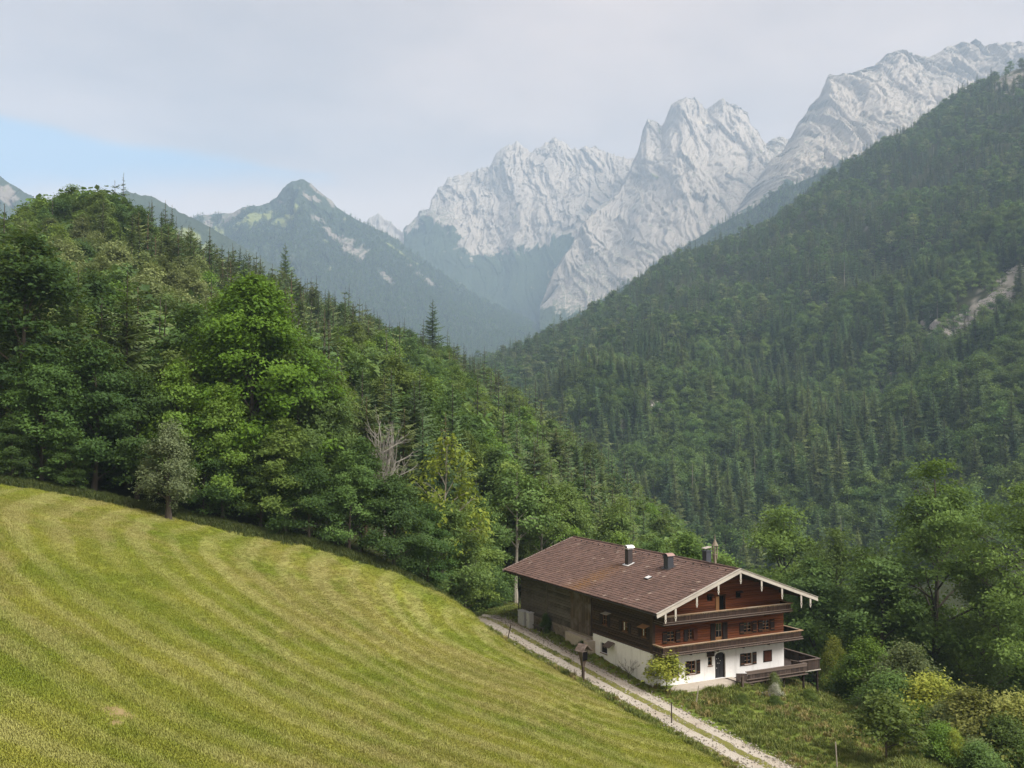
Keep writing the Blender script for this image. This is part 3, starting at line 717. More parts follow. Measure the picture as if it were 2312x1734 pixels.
def bare_tree(seed, H=9., R=3.2, limbs=14, fork=.35, upright=1.0, r0=None):
    """leafless tree: a trunk that forks into an upright fan of branches with fine twigs"""
    rng = np.random.default_rng(seed); wood = Acc()
    tr = r0 or H * .014
    zz = np.linspace(0, H * .62, 6); ax = np.stack([.012 * H * noise(zz, seed + .4), .012 * H * noise(zz, seed + 4.4), zz], -1); ax -= ax[0] * [1, 1, 0]
    wood.add(*tube_np(ax, tr * (1 - .6 * zz / zz[-1]), 6))
    def grow(p, q, r, lev):
        n = 6; s = np.linspace(0, 1, n)[:, None]; L = np.linalg.norm(q - p)
        out = np.array([q[0] - p[0], q[1] - p[1], 0])
        path = p + (q - p) * s + out * (np.sin(s * math.pi) * .16) + rng.normal(size=(n, 3)) * L * .018 * s
        wood.add(*tube_np(path, r * (1 - .82 * s[:, 0]) + .008, 4))
        if lev:
            for j in range(4):
                k = 1 + (j + int(rng.random() * 2)) % 4; e = (q - p) / L + rng.normal(size=3) * .38; e[2] = abs(e[2]); e /= np.linalg.norm(e)
                grow(path[k], path[k] + e * L * (.34 + .2 * rng.random()), r * .45, lev - 1)
    for i in range(limbs):
        f = (i + .5) / limbs; h = H * (fork * (.55 + .45 * f)); a = i * 2.4
        p = np.array([np.interp(h, zz, ax[:, 0]), np.interp(h, zz, ax[:, 1]), h]); rr_ = R * (1.05 - .75 * f) * (.8 + .4 * rng.random())
        q = np.array([math.cos(a) * rr_, math.sin(a) * rr_, H * (.70 + .30 * f ** .6) * (.92 + .1 * rng.random())])
        if upright < 1: q[2] = h + (q[2] - h) * (.4 + .6 * rng.random())
        grow(p, q, tr * .42, 2)
    return wood

# ------------------------------------------------------------------ trees: materials
def leaf_mat(name, dark, light, tint=None, var=.35, transl=.36, tipc=None, rnd=True):
    m = Mat(name, .62, .25)
    tone = m.attr('tone'); r = m.rand()
    c = m.mix(tone, dark, light)
    t = tint or tuple(v * f for v, f in zip(light, (1.35, 1.12, .85)))
    c = m.mix(m.math('MULTIPLY', r, var), c, t)
    if rnd: br_ = m.ss(m.math('FRACT', m.math('MULTIPLY', r, 7.31)), 0, 1, .66, 1.24); hs = m.n('ShaderNodeHueSaturation'); m.put(c, hs.inputs['Color']); m.put(br_, hs.inputs['Value']); c = hs.outputs['Color']
    if tipc: c = m.mix(m.ss(tone, .62, .95, 0, .75), c, tipc)
    m.color(c)
    tr = m.n('ShaderNodeBsdfTranslucent'); m.put(m.mix(.35, c, (.20, .26, .03)), tr.inputs['Color'])
    mx = m.n('ShaderNodeMixShader'); mx.inputs[0].default_value = transl
    m.l(m.b.outputs[0], mx.inputs[1]); m.l(tr.outputs[0], mx.inputs[2]); m.l(mx.outputs[0], m.out.inputs['Surface'])
    return m.m
def bark_mat(name, a, b):
    m = Mat(name, .95, .1); p = m.coord('Object', (1, 1, .25)); n = m.noise(p, 5, 5, .7)
    m.color(m.mix(n, a, b)); m.bump(n, .03); return m.m
BARK = bark_mat('grey_brown_bark', (.05, .042, .033), (.13, .11, .09))
PALE = bark_mat('pale_grey_bark', (.22, .20, .165), (.40, .37, .31))
DEADW = bark_mat('dead_grey_wood', (.19, .18, .155), (.33, .31, .27))
RED = bark_mat('reddish_pine_bark', (.12, .075, .05), (.22, .15, .10))
L_BEECH = leaf_mat('beech_leaves_fresh', (0.040, 0.108, 0.010), (0.135, 0.250, 0.018), (0.15, 0.24, 0.018), .2, rnd=False)
L_DARK = leaf_mat('hornbeam_leaves_dark_shaded', (0.024, 0.0658, 0.0164), (0.0759, 0.1493, 0.0304), (0.1076, 0.1581, 0.0304))  # dark leaf green, deepened further to carry the shade of the wood edge
L_MIX = leaf_mat('mixed_leaves_green', (0.04, 0.0972, 0.025), (0.1213, 0.2106, 0.0499), (0.1783, 0.2188, 0.0535))
L_LIGHT = leaf_mat('light_green_leaves', (.060, .112, .026), (.170, .255, .058), (.20, .25, .055))
L_AIRY = leaf_mat('airy_light_leaves', (.060, .118, .024), (.180, .280, .055), (.20, .27, .055), .2, rnd=False)
L_FRESH = leaf_mat('fresh_green_leaves', (0.0575, 0.1375, 0.0206), (0.1808, 0.3008, 0.0413), (0.2302, 0.3008, 0.043))
L_OLIVE = leaf_mat('olive_leaves', (0.0619, 0.1141, 0.024), (0.174, 0.2541, 0.0515), (0.2211, 0.2761, 0.0515))
L_PALE = leaf_mat('aspen_leaves_pale', (0.0938, 0.1313, 0.0438), (0.2063, 0.2562, 0.0938), (0.2375, 0.25, 0.0938))
L_GREY = leaf_mat('grey_green_leaves', (.085, .115, .050), (.21, .255, .125), (.20, .24, .11), .2, rnd=False)
L_YELLOW = leaf_mat('yellowing_leaves', (0.1296, 0.1901, 0.0311), (0.3715, 0.3888, 0.0553), (0.4666, 0.4147, 0.0691))
L_LIME = leaf_mat('lime_leaves', (0.09, 0.1425, 0.018), (0.261, 0.3135, 0.035), (0.324, 0.3325, 0.05))
L_AUT = leaf_mat('pale_yellow_leaves', (0.1265, 0.156, 0.036), (0.391, 0.396, 0.096), (0.414, 0.36, 0.084))
N_SPRUCE = leaf_mat('spruce_needles', (0.033, 0.0769, 0.0331), (0.1264, 0.2087, 0.0803), (0.1648, 0.2336, 0.0708), .5, .12)
N_PINE = leaf_mat('larch_and_pine_needles', (0.0495, 0.0867, 0.0281), (0.165, 0.2228, 0.069), (0.2063, 0.2269, 0.069), .5, .15)
N_BROWN = leaf_mat('dry_spruce_needles', (0.063, 0.0588, 0.028), (0.161, 0.14, 0.07), (0.168, 0.119, 0.063), .4, .12)

SHAPES = {}
def shape(key, wood, leaf):
    SHAPES[key] = (wood.mesh('trunk', [BARK]) if wood else None, leaf.mesh('crown', [L_MIX]) if leaf else None)
shape('big_beech', *broadleaf(3, 26.5, 7.6, .10, 470, 80000, .36, .23, .40, 1.65, .80, limbs=28))
shape('edge_a', *broadleaf(11, 16, 5.2, .04, 230, 26000, .29, .18, .34, 1.15, .62, limbs=20))
shape('edge_b', *broadleaf(12, 15, 4.6, .05, 220, 24000, .29, .18, .36, 1.05, .56, limbs=18))
shape('edge_c', *broadleaf(13, 13, 5.4, .03, 220, 24000, .29, .18, .42, 1.15, .70, limbs=18, low=.9))
shape('tall_a', *broadleaf(21, 22, 5.6, .16, 220, 20000, .37, .235, .42, 1.35, .68))
shape('tall_b', *broadleaf(22, 21, 4.6, .20, 190, 17000, .37, .235, .45, 1.2, .56))
shape('tall_c', *broadleaf(23, 20, 6.2, .14, 210, 19000, .37, .235, .40, 1.35, .62))
shape('tall_d', *broadleaf(24, 19, 5.0, .18, 170, 15000, .37, .235, .5, 1.25, .54, gap=.85))
shape('airy', *broadleaf(31, 23, 7.0, .22, 240, 30000, .29, .155, .36, 1.35, .66, limbs=20, gap=.88))
shape('airy_b', *broadleaf(32, 20, 6.0, .16, 210, 25000, .29, .155, .42, 1.25, .72, limbs=18, gap=.86))
shape('sparse', *broadleaf(41, 13, 3.6, .30, 80, 3000, .32, .20, .5, .9, .70, limbs=14, bare=.30))
shape('sparse_b', *broadleaf(42, 17, 4.4, .34, 95, 6000, .34, .21, .45, 1.1, .72, limbs=12, bare=.15))
shape('lone', *broadleaf(51, 9.6, 2.5, .14, 150, 17000, .20, .12, .8, .75, .95, limbs=16, trunk_r=.30))
shape('bush_a', *broadleaf(61, 5.5, 2.9, .0, 150, 19000, .17, .105, .6, .85, .62, limbs=16, low=1.0, trunk_r=.09))
shape('bush_b', *broadleaf(62, 4.2, 2.2, .0, 120, 14000, .16, .10, .7, .72, .7, limbs=14, low=.95, trunk_r=.07))
shape('bush_c', *broadleaf(63, 7.5, 2.7, .02, 160, 19000, .18, .11, .5, .85, .8, limbs=16, low=.8, trunk_r=.10))
shape('sapling', *broadleaf(71, 3.3, 1.35, .24, 60, 3600, .17, .11, .8, .46, .72, limbs=12, trunk_r=.055, gap=.8))
shape('spruce_a', *conifer(81, 22, 3.6, .06, 36, 8, 5, .40, 0, .78, .25, .40))
shape('spruce_b', *conifer(82, 23, 3.2, .10, 36, 7, 5, .46, 0, .76, .25, .40))
shape('spruce_c', *conifer(83, 20, 4.0, .08, 32, 8, 5, .34, .06, .80, .3, .40))
shape('pine_a', *conifer(84, 21, 3.4, .30, 26, 7, 5, .18, .15, .50, .45, .55))
shape('pine_b', *conifer(85, 22, 3.0, .24, 30, 7, 5, .26, .15, .55, .45, .52))
shape('dry', *conifer(86, 20, 2.6, .28, 24, 6, 4, .42, .35, .8, .4, .26))
shape('dead', bare_tree(91, 13.0, 2.0, 15, .60, 1.0), None)
shape('dead_low', bare_tree(92, 2.6, 1.3, 8, .2, .6, .035), None)

def tree(name, key, loc, H=None, rz=0., leaf=None, bark=None, wide=1., rh=None, **props):
    """one tree: an empty at its foot with its trunk and crown"""
    tm, cm = SHAPES[key]
    t = empty(name, loc, rz, **props)
    h0 = rh or 1.0
    t.scale = (h0 * wide, h0 * wide, h0)
    for nm, me_, mt in (('trunk', tm, bark or BARK), ('crown', cm, leaf or L_MIX)):
        if me_ is None: continue
        o = link(nm, me_, t); o.material_slots[0].link = 'OBJECT'; o.material_slots[0].material = mt
    return t
HEIGHT = {k: max(v.co.z for m_ in (SHAPES[k][1] or SHAPES[k][0],) for v in m_.vertices) for k in SHAPES}
RAD = {}
for k, (tm, cm) in SHAPES.items():
    me_ = cm or tm; co = np.empty(len(me_.vertices) * 3, np.float32); me_.vertices.foreach_get('co', co); co = co.reshape(-1, 3)
    RAD[k] = float(np.percentile(np.hypot(co[:, 0], co[:, 1]), 97)); HEIGHT[k] = float(co[:, 2].max())
def put_tree(name, key, px, d, top=None, rz=0., H=None, **kw):
    """stand a tree on the ground at a bearing and distance; its top seen at photo row `top`, or H metres tall"""
    x = (px - CX) / FPX * d * .9992; g = float(ground(np.array([x]), np.array([d]))[0])
    if top is not None: H = float(at(px, top, d)[2]) - g
    return tree(name, key, (x, d, g - .08), rz=rz, rh=H / HEIGHT[key], **kw)

# ------------------------------------------------------------------ trees that stand out
rr = random.Random(4)
taken = []
def T(name, key, px, d, top, leaf, label, bark=None, wide=1.0, rz=None, group=None, cat='tree'):
    kw = dict(label=label, category=cat)
    if group: kw['group'] = group
    o = put_tree(name, key, px, d, top, rr.random() * 6.28 if rz is None else rz, leaf=leaf, bark=bark, wide=wide, **kw)
    taken.append((o.location.x, o.location.y, RAD[key] * o.scale[0] * .8)); return o
T('giant_tree', 'big_beech', 572, 99, 606, L_BEECH, 'huge bright green broadleaf tree towering over the meadow edge', wide=1.02, rz=1.0)
T('broadleaf_tree', 'tall_a', 40, 92, 505, L_DARK, 'tall dark green broadleaf at the left edge of the photo behind the meadow', wide=1.20)
T('field_tree', 'lone', 383, 86.2, 930, L_GREY, 'lone grey-green tree with bare brown trunk in front of the wood', bark=BARK, rz=.4)
T('dead_tree', 'dead', 868, 103, 912, None, 'bare dead tree with pale fan of branches above the hedge', bark=DEADW, cat='dead tree')
T('ash_tree', 'sparse', 1008, 104, 972, L_LIME, 'thin yellow-green tree with pale broken trunk right of the bare dead tree', bark=PALE, wide=.78)
T('ash_tree', 'sparse_b', 1165, 121, 1040, L_MIX, 'sparse tree with forked pale trunk behind the left end of the roof', bark=PALE, wide=1.1)
T('ash_tree', 'sparse_b', 1222, 126, 1060, L_OLIVE, 'yellowish leaning tree second behind the left end of the roof', bark=PALE, wide=1.0)
T('spruce_tree', 'spruce_c', 640, 318, 548, N_SPRUCE, 'dark spruce on the ridge above the huge bright broadleaf crown', wide=.85)
T('spruce_tree', 'spruce_c', 976, 335, 676, N_SPRUCE, 'lone dark spruce standing clear on the ridge against blue slopes', wide=.95)
T('spruce_tree', 'spruce_b', 360, 285, 470, N_SPRUCE, 'slim spruce tip left of a pair on the hilltop skyline', wide=.9)
T('spruce_tree', 'spruce_a', 384, 290, 478, N_SPRUCE, 'slim spruce tip right of a pair on the hilltop skyline', wide=.8)
T('ash_tree', 'airy', 2105, 103, 1022, L_AIRY, 'tall airy tree with dark inner branches right of the house', wide=1.0, rz=2.0)
T('ash_tree', 'airy', 2345, 92, 1070, L_AIRY, 'bright green tree cut off by the right edge of the photo', wide=1.0, rz=4.0)
T('broadleaf_tree', 'airy_b', 1770, 124, 1130, L_AIRY, 'round green tree above the right gable end of the house', wide=1.05)
T('broadleaf_tree', 'airy_b', 1880, 118, 1180, L_MIX, 'deeper green broadleaf between the round green tree and the tall airy tree', wide=.95)
T('broadleaf_tree', 'tall_c', 1830, 110, 1250, L_MIX, 'mid green tree rising behind the right roof corner', wide=1.1)
T('broadleaf_tree', 'airy_b', 2215, 98, 1260, L_MIX, 'mid green slanting tree below the bright tree at the right edge', wide=1.0)
T('broadleaf_tree', 'edge_b', 1985, 101, 1250, L_MIX, 'mid green bushy tree under the tall airy tree', wide=1.1)
# edge of the wood along the meadow
for k, (key, px, d, top, mt, lab) in enumerate([
    ('edge_a', 95, 88, 770, L_DARK, 'dark layered broadleaf tree at the wood edge, leftmost on the meadow'),
    ('edge_b', 215, 90, 760, L_DARK, 'dark layered broadleaf tree at the wood edge, second from the left'),
    ('edge_a', 312, 91, 830, L_DARK, 'dark layered broadleaf tree just left of the lone grey-green tree'),
    ('edge_c', 462, 90.5, 980, L_DARK, 'low dark broadleaf tree right of the lone grey-green tree'),
    ('edge_b', 590, 92, 1000, L_DARK, 'dark broadleaf tree under the huge bright tree'),
    ('edge_c', 700, 92, 1010, L_DARK, 'dark broadleaf tree at the wood edge right of the huge bright tree'),
    ('edge_a', 790, 93.5, 1010, L_MIX, 'green broadleaf tree below the bare dead tree, left side'),
    ('edge_c', 890, 94, 1060, L_MIX, 'fresh green spreading tree below the bare dead tree'),
    ('edge_b', 965, 96.5, 1130, L_DARK, 'dark rounded tree at the tip of the meadow wood edge'),
    ('edge_c', 1000, 103, 1120, L_MIX, 'green leafy tree below the thin yellow-green tree'),
    ('edge_b', 1050, 109, 1130, L_OLIVE, 'olive tree between the wood edge tip and the road bend'),
    ('bush_c', 1055, 112, 1250, L_MIX, 'leafy bush at the road bend left of the house'),
    ('bush_a', 1120, 115, 1265, L_MIX, 'leafy bush just behind the back eave of the house'),
    ('edge_b', 150, 86.5, 960, L_DARK, 'small dark tree at the meadow edge near the left border'),
    ('edge_b', 30, 85.5, 930, L_DARK, 'small dark tree in the far left corner of the meadow edge'),
    ]):
    T('edge_tree' if 'bush' not in key else 'leafy_bush', key, px, d, top, mt, lab, cat='tree' if 'bush' not in key else 'bush')
# shrubs and trees of the lower right garden edge
for k, (nm, key, px, d, top, mt, lab) in enumerate([
    ('shrub', 'bush_c', 1876, 97, 1420, L_YELLOW, 'yellow-green shrub right behind the terrace corner'),
    ('shrub', 'bush_c', 1950, 88, 1420, L_FRESH, 'tall green shrub next right of the yellow-green terrace shrub'),
    ('shrub', 'bush_c', 2040, 83, 1430, L_PALE, 'pale grey-green tall shrub in the middle of the garden hedge'),
    ('shrub', 'bush_b', 2085, 78, 1500, L_YELLOW, 'yellowing shrub in front of the pale grey-green tall shrub'),
    ('shrub', 'bush_a', 2000, 79, 1500, L_MIX, 'dark green round shrub under the tall green hedge shrubs'),
    ('shrub', 'bush_a', 2150, 76, 1560, L_YELLOW, 'yellow-green shrub between the yellowing shrubs near the right border'),
    ('shrub', 'bush_b', 2180, 73, 1530, L_AUT, 'pale yellow shrub lower right, left of two'),
    ('shrub', 'bush_b', 2275, 72, 1540, L_AUT, 'pale yellow shrub lower right, right of two'),
    ('shrub', 'bush_a', 2260, 70, 1600, L_OLIVE, 'olive shrub in the lower right corner below the pale yellow shrubs'),
    ('shrub', 'bush_a', 2110, 68.5, 1620, L_FRESH, 'fresh green shrub at the bottom edge right of the small sparse tree'),
    ('garden_tree', 'sapling', 1990, 68.0, 1545, L_OLIVE, 'small sparse tree at the bottom of the garden'),
    ('shrub', 'bush_b', 2200, 66.5, 1660, L_MIX, 'green shrub at the bottom edge near the right corner'),
    ('shrub', 'bush_b', 2050, 67.0, 1690, L_MIX, 'dark green shrub at the bottom edge beside the small sparse tree'),
    ('shrub', 'bush_b', 1918, 90, 1480, L_DARK, 'dark shrub behind the tall terrace post'),
    ('shrub', 'bush_b', 2330, 68.5, 1650, L_MIX, 'green shrub cut off by the lower right corner'),
    ]):
    T(nm, key, px, d, top, mt, lab, cat='shrub' if nm == 'shrub' else 'tree', wide=.62 if px == 1876 else 1.15)

# tangled young growth filling the slope below the tall trees
rt = np.random.default_rng(66)
for k in range(90):
    px = rt.uniform(1905, 2380); d = rt.uniform(66, 98); 
    if d < 66 + (2160 - px) * .06 or (px < 1990 and d < 84): continue
    mt, nm = [(L_FRESH, 'fresh green'), (L_YELLOW, 'yellow-green'), (L_OLIVE, 'olive'), (L_MIX, 'mid green'), (L_PALE, 'pale green'), (L_LIME, 'lime green')][int(rt.integers(6))]
    o = put_tree('shrub', ['bush_a', 'bush_b', 'bush_c'][int(rt.integers(3))], px, d, None, rt.random() * 6.28, 1.5 + 3.0 * rt.random() ** 1.5, leaf=mt, wide=.8 + .5 * rt.random(), label='%s shrub in the tangled growth of the lower right slope' % nm, category='shrub', group='%s shrubs tangled on the lower right slope' % nm)
    taken.append((o.location.x, o.location.y, .8))

# ------------------------------------------------------------------ the wood: countable trees nearest and largest, the rest as one mass
rg = np.random.default_rng(20)
ttan = math.tan(PITCH)
def row_of(y, z): return CY + FPX * (-(z - y * ttan)) / (y + z * ttan)
cand = []
sp_ = 5.6
for gyi in np.arange(86, 372, sp_):
    for gxi in np.arange(-235, 150, sp_):
        x = gxi + (rg.random() - .5) * sp_ * .85 + (sp_ / 2 if int(gyi / sp_) % 2 else 0); y = gyi + (rg.random() - .5) * sp_ * .85
        px = px_of(x, y)
        if px < -90 or px > 2420: continue
        if y < forest_edge(px) + 1.5: continue
        hx, hy = to_house(x, y)
        if -8 < hx < 20 and -10 < hy < 28: continue
        if px > 1560 and y > 240: continue
        if road_dist(np.array([x]), np.array([y]))[0][0] < 4: continue
        if any((x - a) ** 2 + (y - b) ** 2 < (r * .62) ** 2 for a, b, r in taken): continue
        cand.append((x, y))
cand = np.array(cand)
cz = ground(cand[:, 0], cand[:, 1])
cpx = px_of(cand[:, 0], cand[:, 1])
crow = row_of(cand[:, 1], cz + 16)                     # where the crowns show in the photograph
con = .55 * fbm(cand[:, 0] / 32, cand[:, 1] / 32, 0, 3, 88) + .16 * (rg.random(len(cand)) - .5)
con += .42 * np.exp(-((cpx - 430) / 230) ** 2 - ((cand[:, 1] - 265) / 60) ** 2)          # dark spruces under the hilltop
con += .30 * np.exp(-((cpx - 760) / 120) ** 2 - ((cand[:, 1] - 290) / 60) ** 2) + .22 * np.exp(-((cpx - 1250) / 160) ** 2) * (cand[:, 1] > 150)
con -= .40 * np.exp(-((cpx - 170) / 130) ** 2 - ((cand[:, 1] - 275) / 45) ** 2)          # broadleaf dome on the top
con -= .35 * (cpx > 1500) + .25 * np.exp(-((cpx - 250) / 220) ** 2 - ((cand[:, 1] - 160) / 45) ** 2)
palez = np.exp(-((cpx - 220) / 260) ** 2 - ((cand[:, 1] - 175) / 55) ** 2) + .5 * np.exp(-((cpx - 420) / 90) ** 2 - ((cand[:, 1] - 190) / 50) ** 2)
trees = []
for (x, y), z, q, px, pz in zip(cand, cz, con, cpx, palez):
    pale = pz + .9 * fbm(np.array([x / 22]), np.array([y / 22]), 0, 2, 55)[0]
    if q > .05:
        key = ['spruce_a', 'spruce_b', 'spruce_c', 'pine_a', 'pine_b', 'dry'][int(rg.choice(6, p=[.26, .24, .16, .12, .16, .06]))]
        mt = N_SPRUCE if key.startswith('spruce') else N_PINE if key.startswith('pine') else N_BROWN
        if key.startswith('spruce') and rg.random() < .35: mt = N_PINE
        kind = 'spruce_tree'; H = 15 + 7 * rg.random()
    else:
        key = ['tall_a', 'tall_b', 'tall_c', 'tall_d'][int(rg.integers(4))]
        kind = 'broadleaf_tree'; H = 15 + 6.5 * rg.random()
        mt = L_PALE if pale > .62 and px < 800 else ([L_MIX, L_DARK, L_OLIVE, L_MIX, L_FRESH] if px < 1100 else [L_LIGHT, L_FRESH, L_OLIVE, L_MIX, L_LIGHT])[int(rg.integers(5))]
    if y < forest_edge(px) + 9: H *= .72
    if 1060 < px < 1800 and y < 160: H *= .84
    if px > 1800: H *= .75
    trees.append([x, y, float(z), key, kind, mt, H, rg.random() * 6.28, .85 + .3 * rg.random()])
# spruces standing up along the skyline of the ridge
for px, d, up in [(525,300,20),(590,314,17),(700,324,21),(722,326,16),(790,329,19),(862,334,20),(1052,345,17),(1090,346,21),(1150,340,17),(440,298,18),(330,286,15)]:
    x = (px - CX) / FPX * d; key = ['spruce_a', 'spruce_b', 'spruce_c'][px % 3]
    trees.append([x, float(d), float(ground(np.array([x]), np.array([float(d)]))[0]), key, 'spruce_tree', N_SPRUCE, up * 1.0, px * .37, 1.05])
# what shows: paint tree outlines front to back on a coarse picture and count
SW, SH = 289, 217; k8 = SW / 2312.
cover = np.zeros((SH, SW), bool)
gx0 = np.array([])
order = sorted(range(len(trees)), key=lambda i: trees[i][1])
vis = np.zeros(len(trees))
for (a, b, r) in taken:
    pass
for i in order:
    x, y, z, key, kind, mt, H, rz, wd = trees[i]
    R_ = RAD[key] * H / HEIGHT[key] * wd; px = px_of(x, y)
    x0, x1 = (px - R_ / y * FPX) * k8, (px + R_ / y * FPX) * k8; y1, y0 = row_of(y, z + .1 * H) * k8, row_of(y, z + H) * k8
    xs, xe, ys, ye = max(int(x0), 0), min(int(x1) + 1, SW), max(int(y0), 0), min(int(y1) + 1, SH)
    if xe <= xs or ye <= ys: continue
    yy, xx = np.mgrid[ys:ye, xs:xe]
    f = np.clip((yy + .5 - y0) / max(y1 - y0, .5), 0, 1)
    hwid = (x1 - x0) / 2 * (np.minimum(1, f * 1.2) if kind == 'spruce_tree' else np.sin(np.clip(f * .8 + .15, 0, 1) * math.pi) ** .5)
    msk = np.abs(xx + .5 - (x0 + x1) / 2) <= np.maximum(hwid, .5)
    sub = cover[ys:ye, xs:xe]
    vis[i] = (msk & ~sub).sum(); cover[ys:ye, xs:xe] = sub | msk
LOOK = {L_PALE: 'pale green', L_MIX: 'mid green', L_DARK: 'dark green', L_OLIVE: 'olive green', L_FRESH: 'fresh green', L_LIGHT: 'light green', N_SPRUCE: 'dark green', N_PINE: 'yellowish green', N_BROWN: 'brownish dry'}
def tree_label(x, y, key, kind, mt):
    px = px_of(x, y); k = 'broadleaf' if kind == 'broadleaf_tree' else 'spruce' if key.startswith('spruce') else 'open-crowned conifer' if key.startswith('pine') else 'thin conifer'
    if px > 1250: place = 'in the thicket behind the house' if px < 1820 else 'in the thicket behind the garden hedge'
    elif y > 250: place = 'on the crest of the wooded left hill' if px < 700 else 'on the descending ridge of the left hill'
    elif y > 150: place = 'halfway up the wooded left hill, left of the huge bright tree' if px < 520 else 'halfway up the left hill, right of the huge bright tree'
    else: place = 'just behind the meadow edge trees, left part' if px < 560 else 'just behind the meadow edge trees, right part'
    return '%s %s %s' % (LOOK[mt], k, place), '%s %ss %s' % (LOOK[mt], k, place)
single, rest = [], []
for kind in ('broadleaf_tree', 'spruce_tree'):
    ids = sorted([i for i in range(len(trees)) if trees[i][4] == kind and vis[i] > 0], key=lambda i: -vis[i])
    single += ids[:285]; rest += ids[285:]
rest += [i for i in range(len(trees)) if vis[i] == 0]
for i in single:
    x, y, z, key, kind, mt, H, rz, wd = trees[i]
    lab, grp = tree_label(x, y, key, kind, mt)
    tree(kind, key, (x, y, z - .1), rz=rz, rh=H / HEIGHT[key], leaf=mt, wide=wd, bark=RED if key.startswith(('pine', 'dry')) else BARK, label=lab, category='tree', group=grp)
print('wood: candidates', len(trees), 'single', len(single), 'rest', len(rest), 'hidden', int((vis == 0).sum()))

# ------------------------------------------------------------------ masses: trees too many to count, instanced on points
protos = bpy.data.collections.new('forest_shapes')             # never linked to the scene
def proto(name, wood, leaf, bark, lm):
    A = Acc()
    for a in (wood, leaf):
        V = np.concatenate(a.V); T_ = np.concatenate(a.T)
        base = A.n
        for kf, f in a.F.items():
            if f: A.F[kf].append(np.concatenate(f) + base)
        A.V.append(V); A.T.append(T_); A.n += len(V)
    nw = sum(len(np.concatenate(f)) for f in wood.F.values() if f)
    V = np.concatenate(A.V); F3 = np.concatenate(A.F[3]) if A.F[3] else np.zeros((0, 3), int); F4 = np.concatenate(A.F[4]) if A.F[4] else np.zeros((0, 4), int)
    nwv = sum(len(v) for v in wood.V)
    idx = np.concatenate([(f.min(1) >= nwv).astype(int) for f in (F3, F4) if len(f)])
    me = np_mesh(name, V, [F3, F4], {'tone': np.concatenate(A.T)}, False, [bark, lm], idx)
    o = bpy.data.objects.new(name, me); protos.objects.link(o); return o
FAR = [('p00', conifer(201, 21, 3.0, .05, 17, 7, 2, .42, 0, .82, .3, .62), BARK, N_SPRUCE), ('p01', conifer(202, 25, 2.8, .08, 18, 7, 2, .46, 0, .80, .3, .62), BARK, N_SPRUCE),
       ('p02', conifer(203, 20, 3.3, .05, 16, 7, 2, .38, 0, .85, .3, .62), BARK, N_PINE), ('p03', conifer(204, 23, 2.9, .12, 14, 7, 2, .28, .08, .55, .5, .62), BARK, N_PINE),
       ('p04', conifer(205, 20, 1.5, .25, 12, 5, 2, .4, .5, .8, .4, .3), PALE, N_BROWN),
       ('p05', broadleaf(206, 15, 4.6, .15, 60, 900, .95, .65, .5, 1.5, .74, limbs=6), BARK, L_MIX), ('p06', broadleaf(207, 14, 4.2, .15, 55, 800, .95, .65, .55, 1.4, .70, limbs=6), BARK, L_DARK),
       ('p07', broadleaf(208, 16, 4.4, .18, 60, 900, .95, .65, .5, 1.4, .80, limbs=6), BARK, L_PALE)]
FAR += [('p08', conifer(211, 21, 3.6, .05, 34, 8, 3, .44, 0, .80, .35, .52), BARK, N_SPRUCE), ('p09', conifer(212, 24, 3.4, .08, 36, 8, 3, .48, .05, .78, .35, .52), BARK, N_PINE), ('p10', broadleaf(213, 16, 4.8, .12, 90, 3200, .55, .36, .45, 1.4, .62, limbs=8), BARK, L_MIX), ('p11', broadleaf(214, 15, 4.4, .12, 90, 3000, .55, .36, .45, 1.4, .70, limbs=8), BARK, L_LIGHT)]
for nm, (w_, l_), bk, lm in FAR: proto(nm, w_, l_, bk, lm)
def forest(name, pts, rot, scl, idx, label):
    me = bpy.data.meshes.new(name); me.vertices.add(len(pts)); me.vertices.foreach_set('co', np.asarray(pts, np.float32).ravel())
    for k, v in (('rot', rot), ('scl', scl)):
        a = me.attributes.new(k, 'FLOAT', 'POINT'); a.data.foreach_set('value', np.asarray(v, np.float32))
    a = me.attributes.new('pick', 'INT', 'POINT'); a.data.foreach_set('value', np.asarray(idx, np.int32))
    o = link(name, me, kind='stuff', label=label, category='forest')
    g = bpy.data.node_groups.new(name, 'GeometryNodeTree')
    g.interface.new_socket('Geometry', in_out='INPUT', socket_type='NodeSocketGeometry'); g.interface.new_socket('Geometry', in_out='OUTPUT', socket_type='NodeSocketGeometry')
    N = g.nodes.new; gi, go = N('NodeGroupInput'), N('NodeGroupOutput')
    ip = N('GeometryNodeInstanceOnPoints'); ci = N('GeometryNodeCollectionInfo')
    ci.inputs['Collection'].default_value = protos; ci.inputs['Separate Children'].default_value = True; ci.inputs['Reset Children'].default_value = True
    def att(nm, t):
        n = N('GeometryNodeInputNamedAttribute'); n.data_type = t; n.inputs['Name'].default_value = nm; return n.outputs['Attribute']
    cx = N('ShaderNodeCombineXYZ'); g.links.new(att('rot', 'FLOAT'), cx.inputs['Z'])
    L = g.links.new
    L(gi.outputs[0], ip.inputs['Points']); L(ci.outputs[0], ip.inputs['Instance']); ip.inputs['Pick Instance'].default_value = True
    L(att('pick', 'INT'), ip.inputs['Instance Index']); L(cx.outputs[0], ip.inputs['Rotation']); L(att('scl', 'FLOAT'), ip.inputs['Scale']); L(ip.outputs[0], go.inputs[0])
    md = o.modifiers.new('trees', 'NODES'); md.node_group = g
    return o
if rest:
    A_ = [trees[i] for i in rest]
    pk = [int(rg.integers(0, 4)) if t[4] == 'spruce_tree' else int(rg.integers(5, 7)) for t in A_]
    forest('forest', np.array([t[:3] for t in A_]), [t[7] for t in A_], [t[6] / 20. if t[4] == 'spruce_tree' else t[6] / 15. for t in A_], pk, 'trees filling the depth of the wood on the left hill')
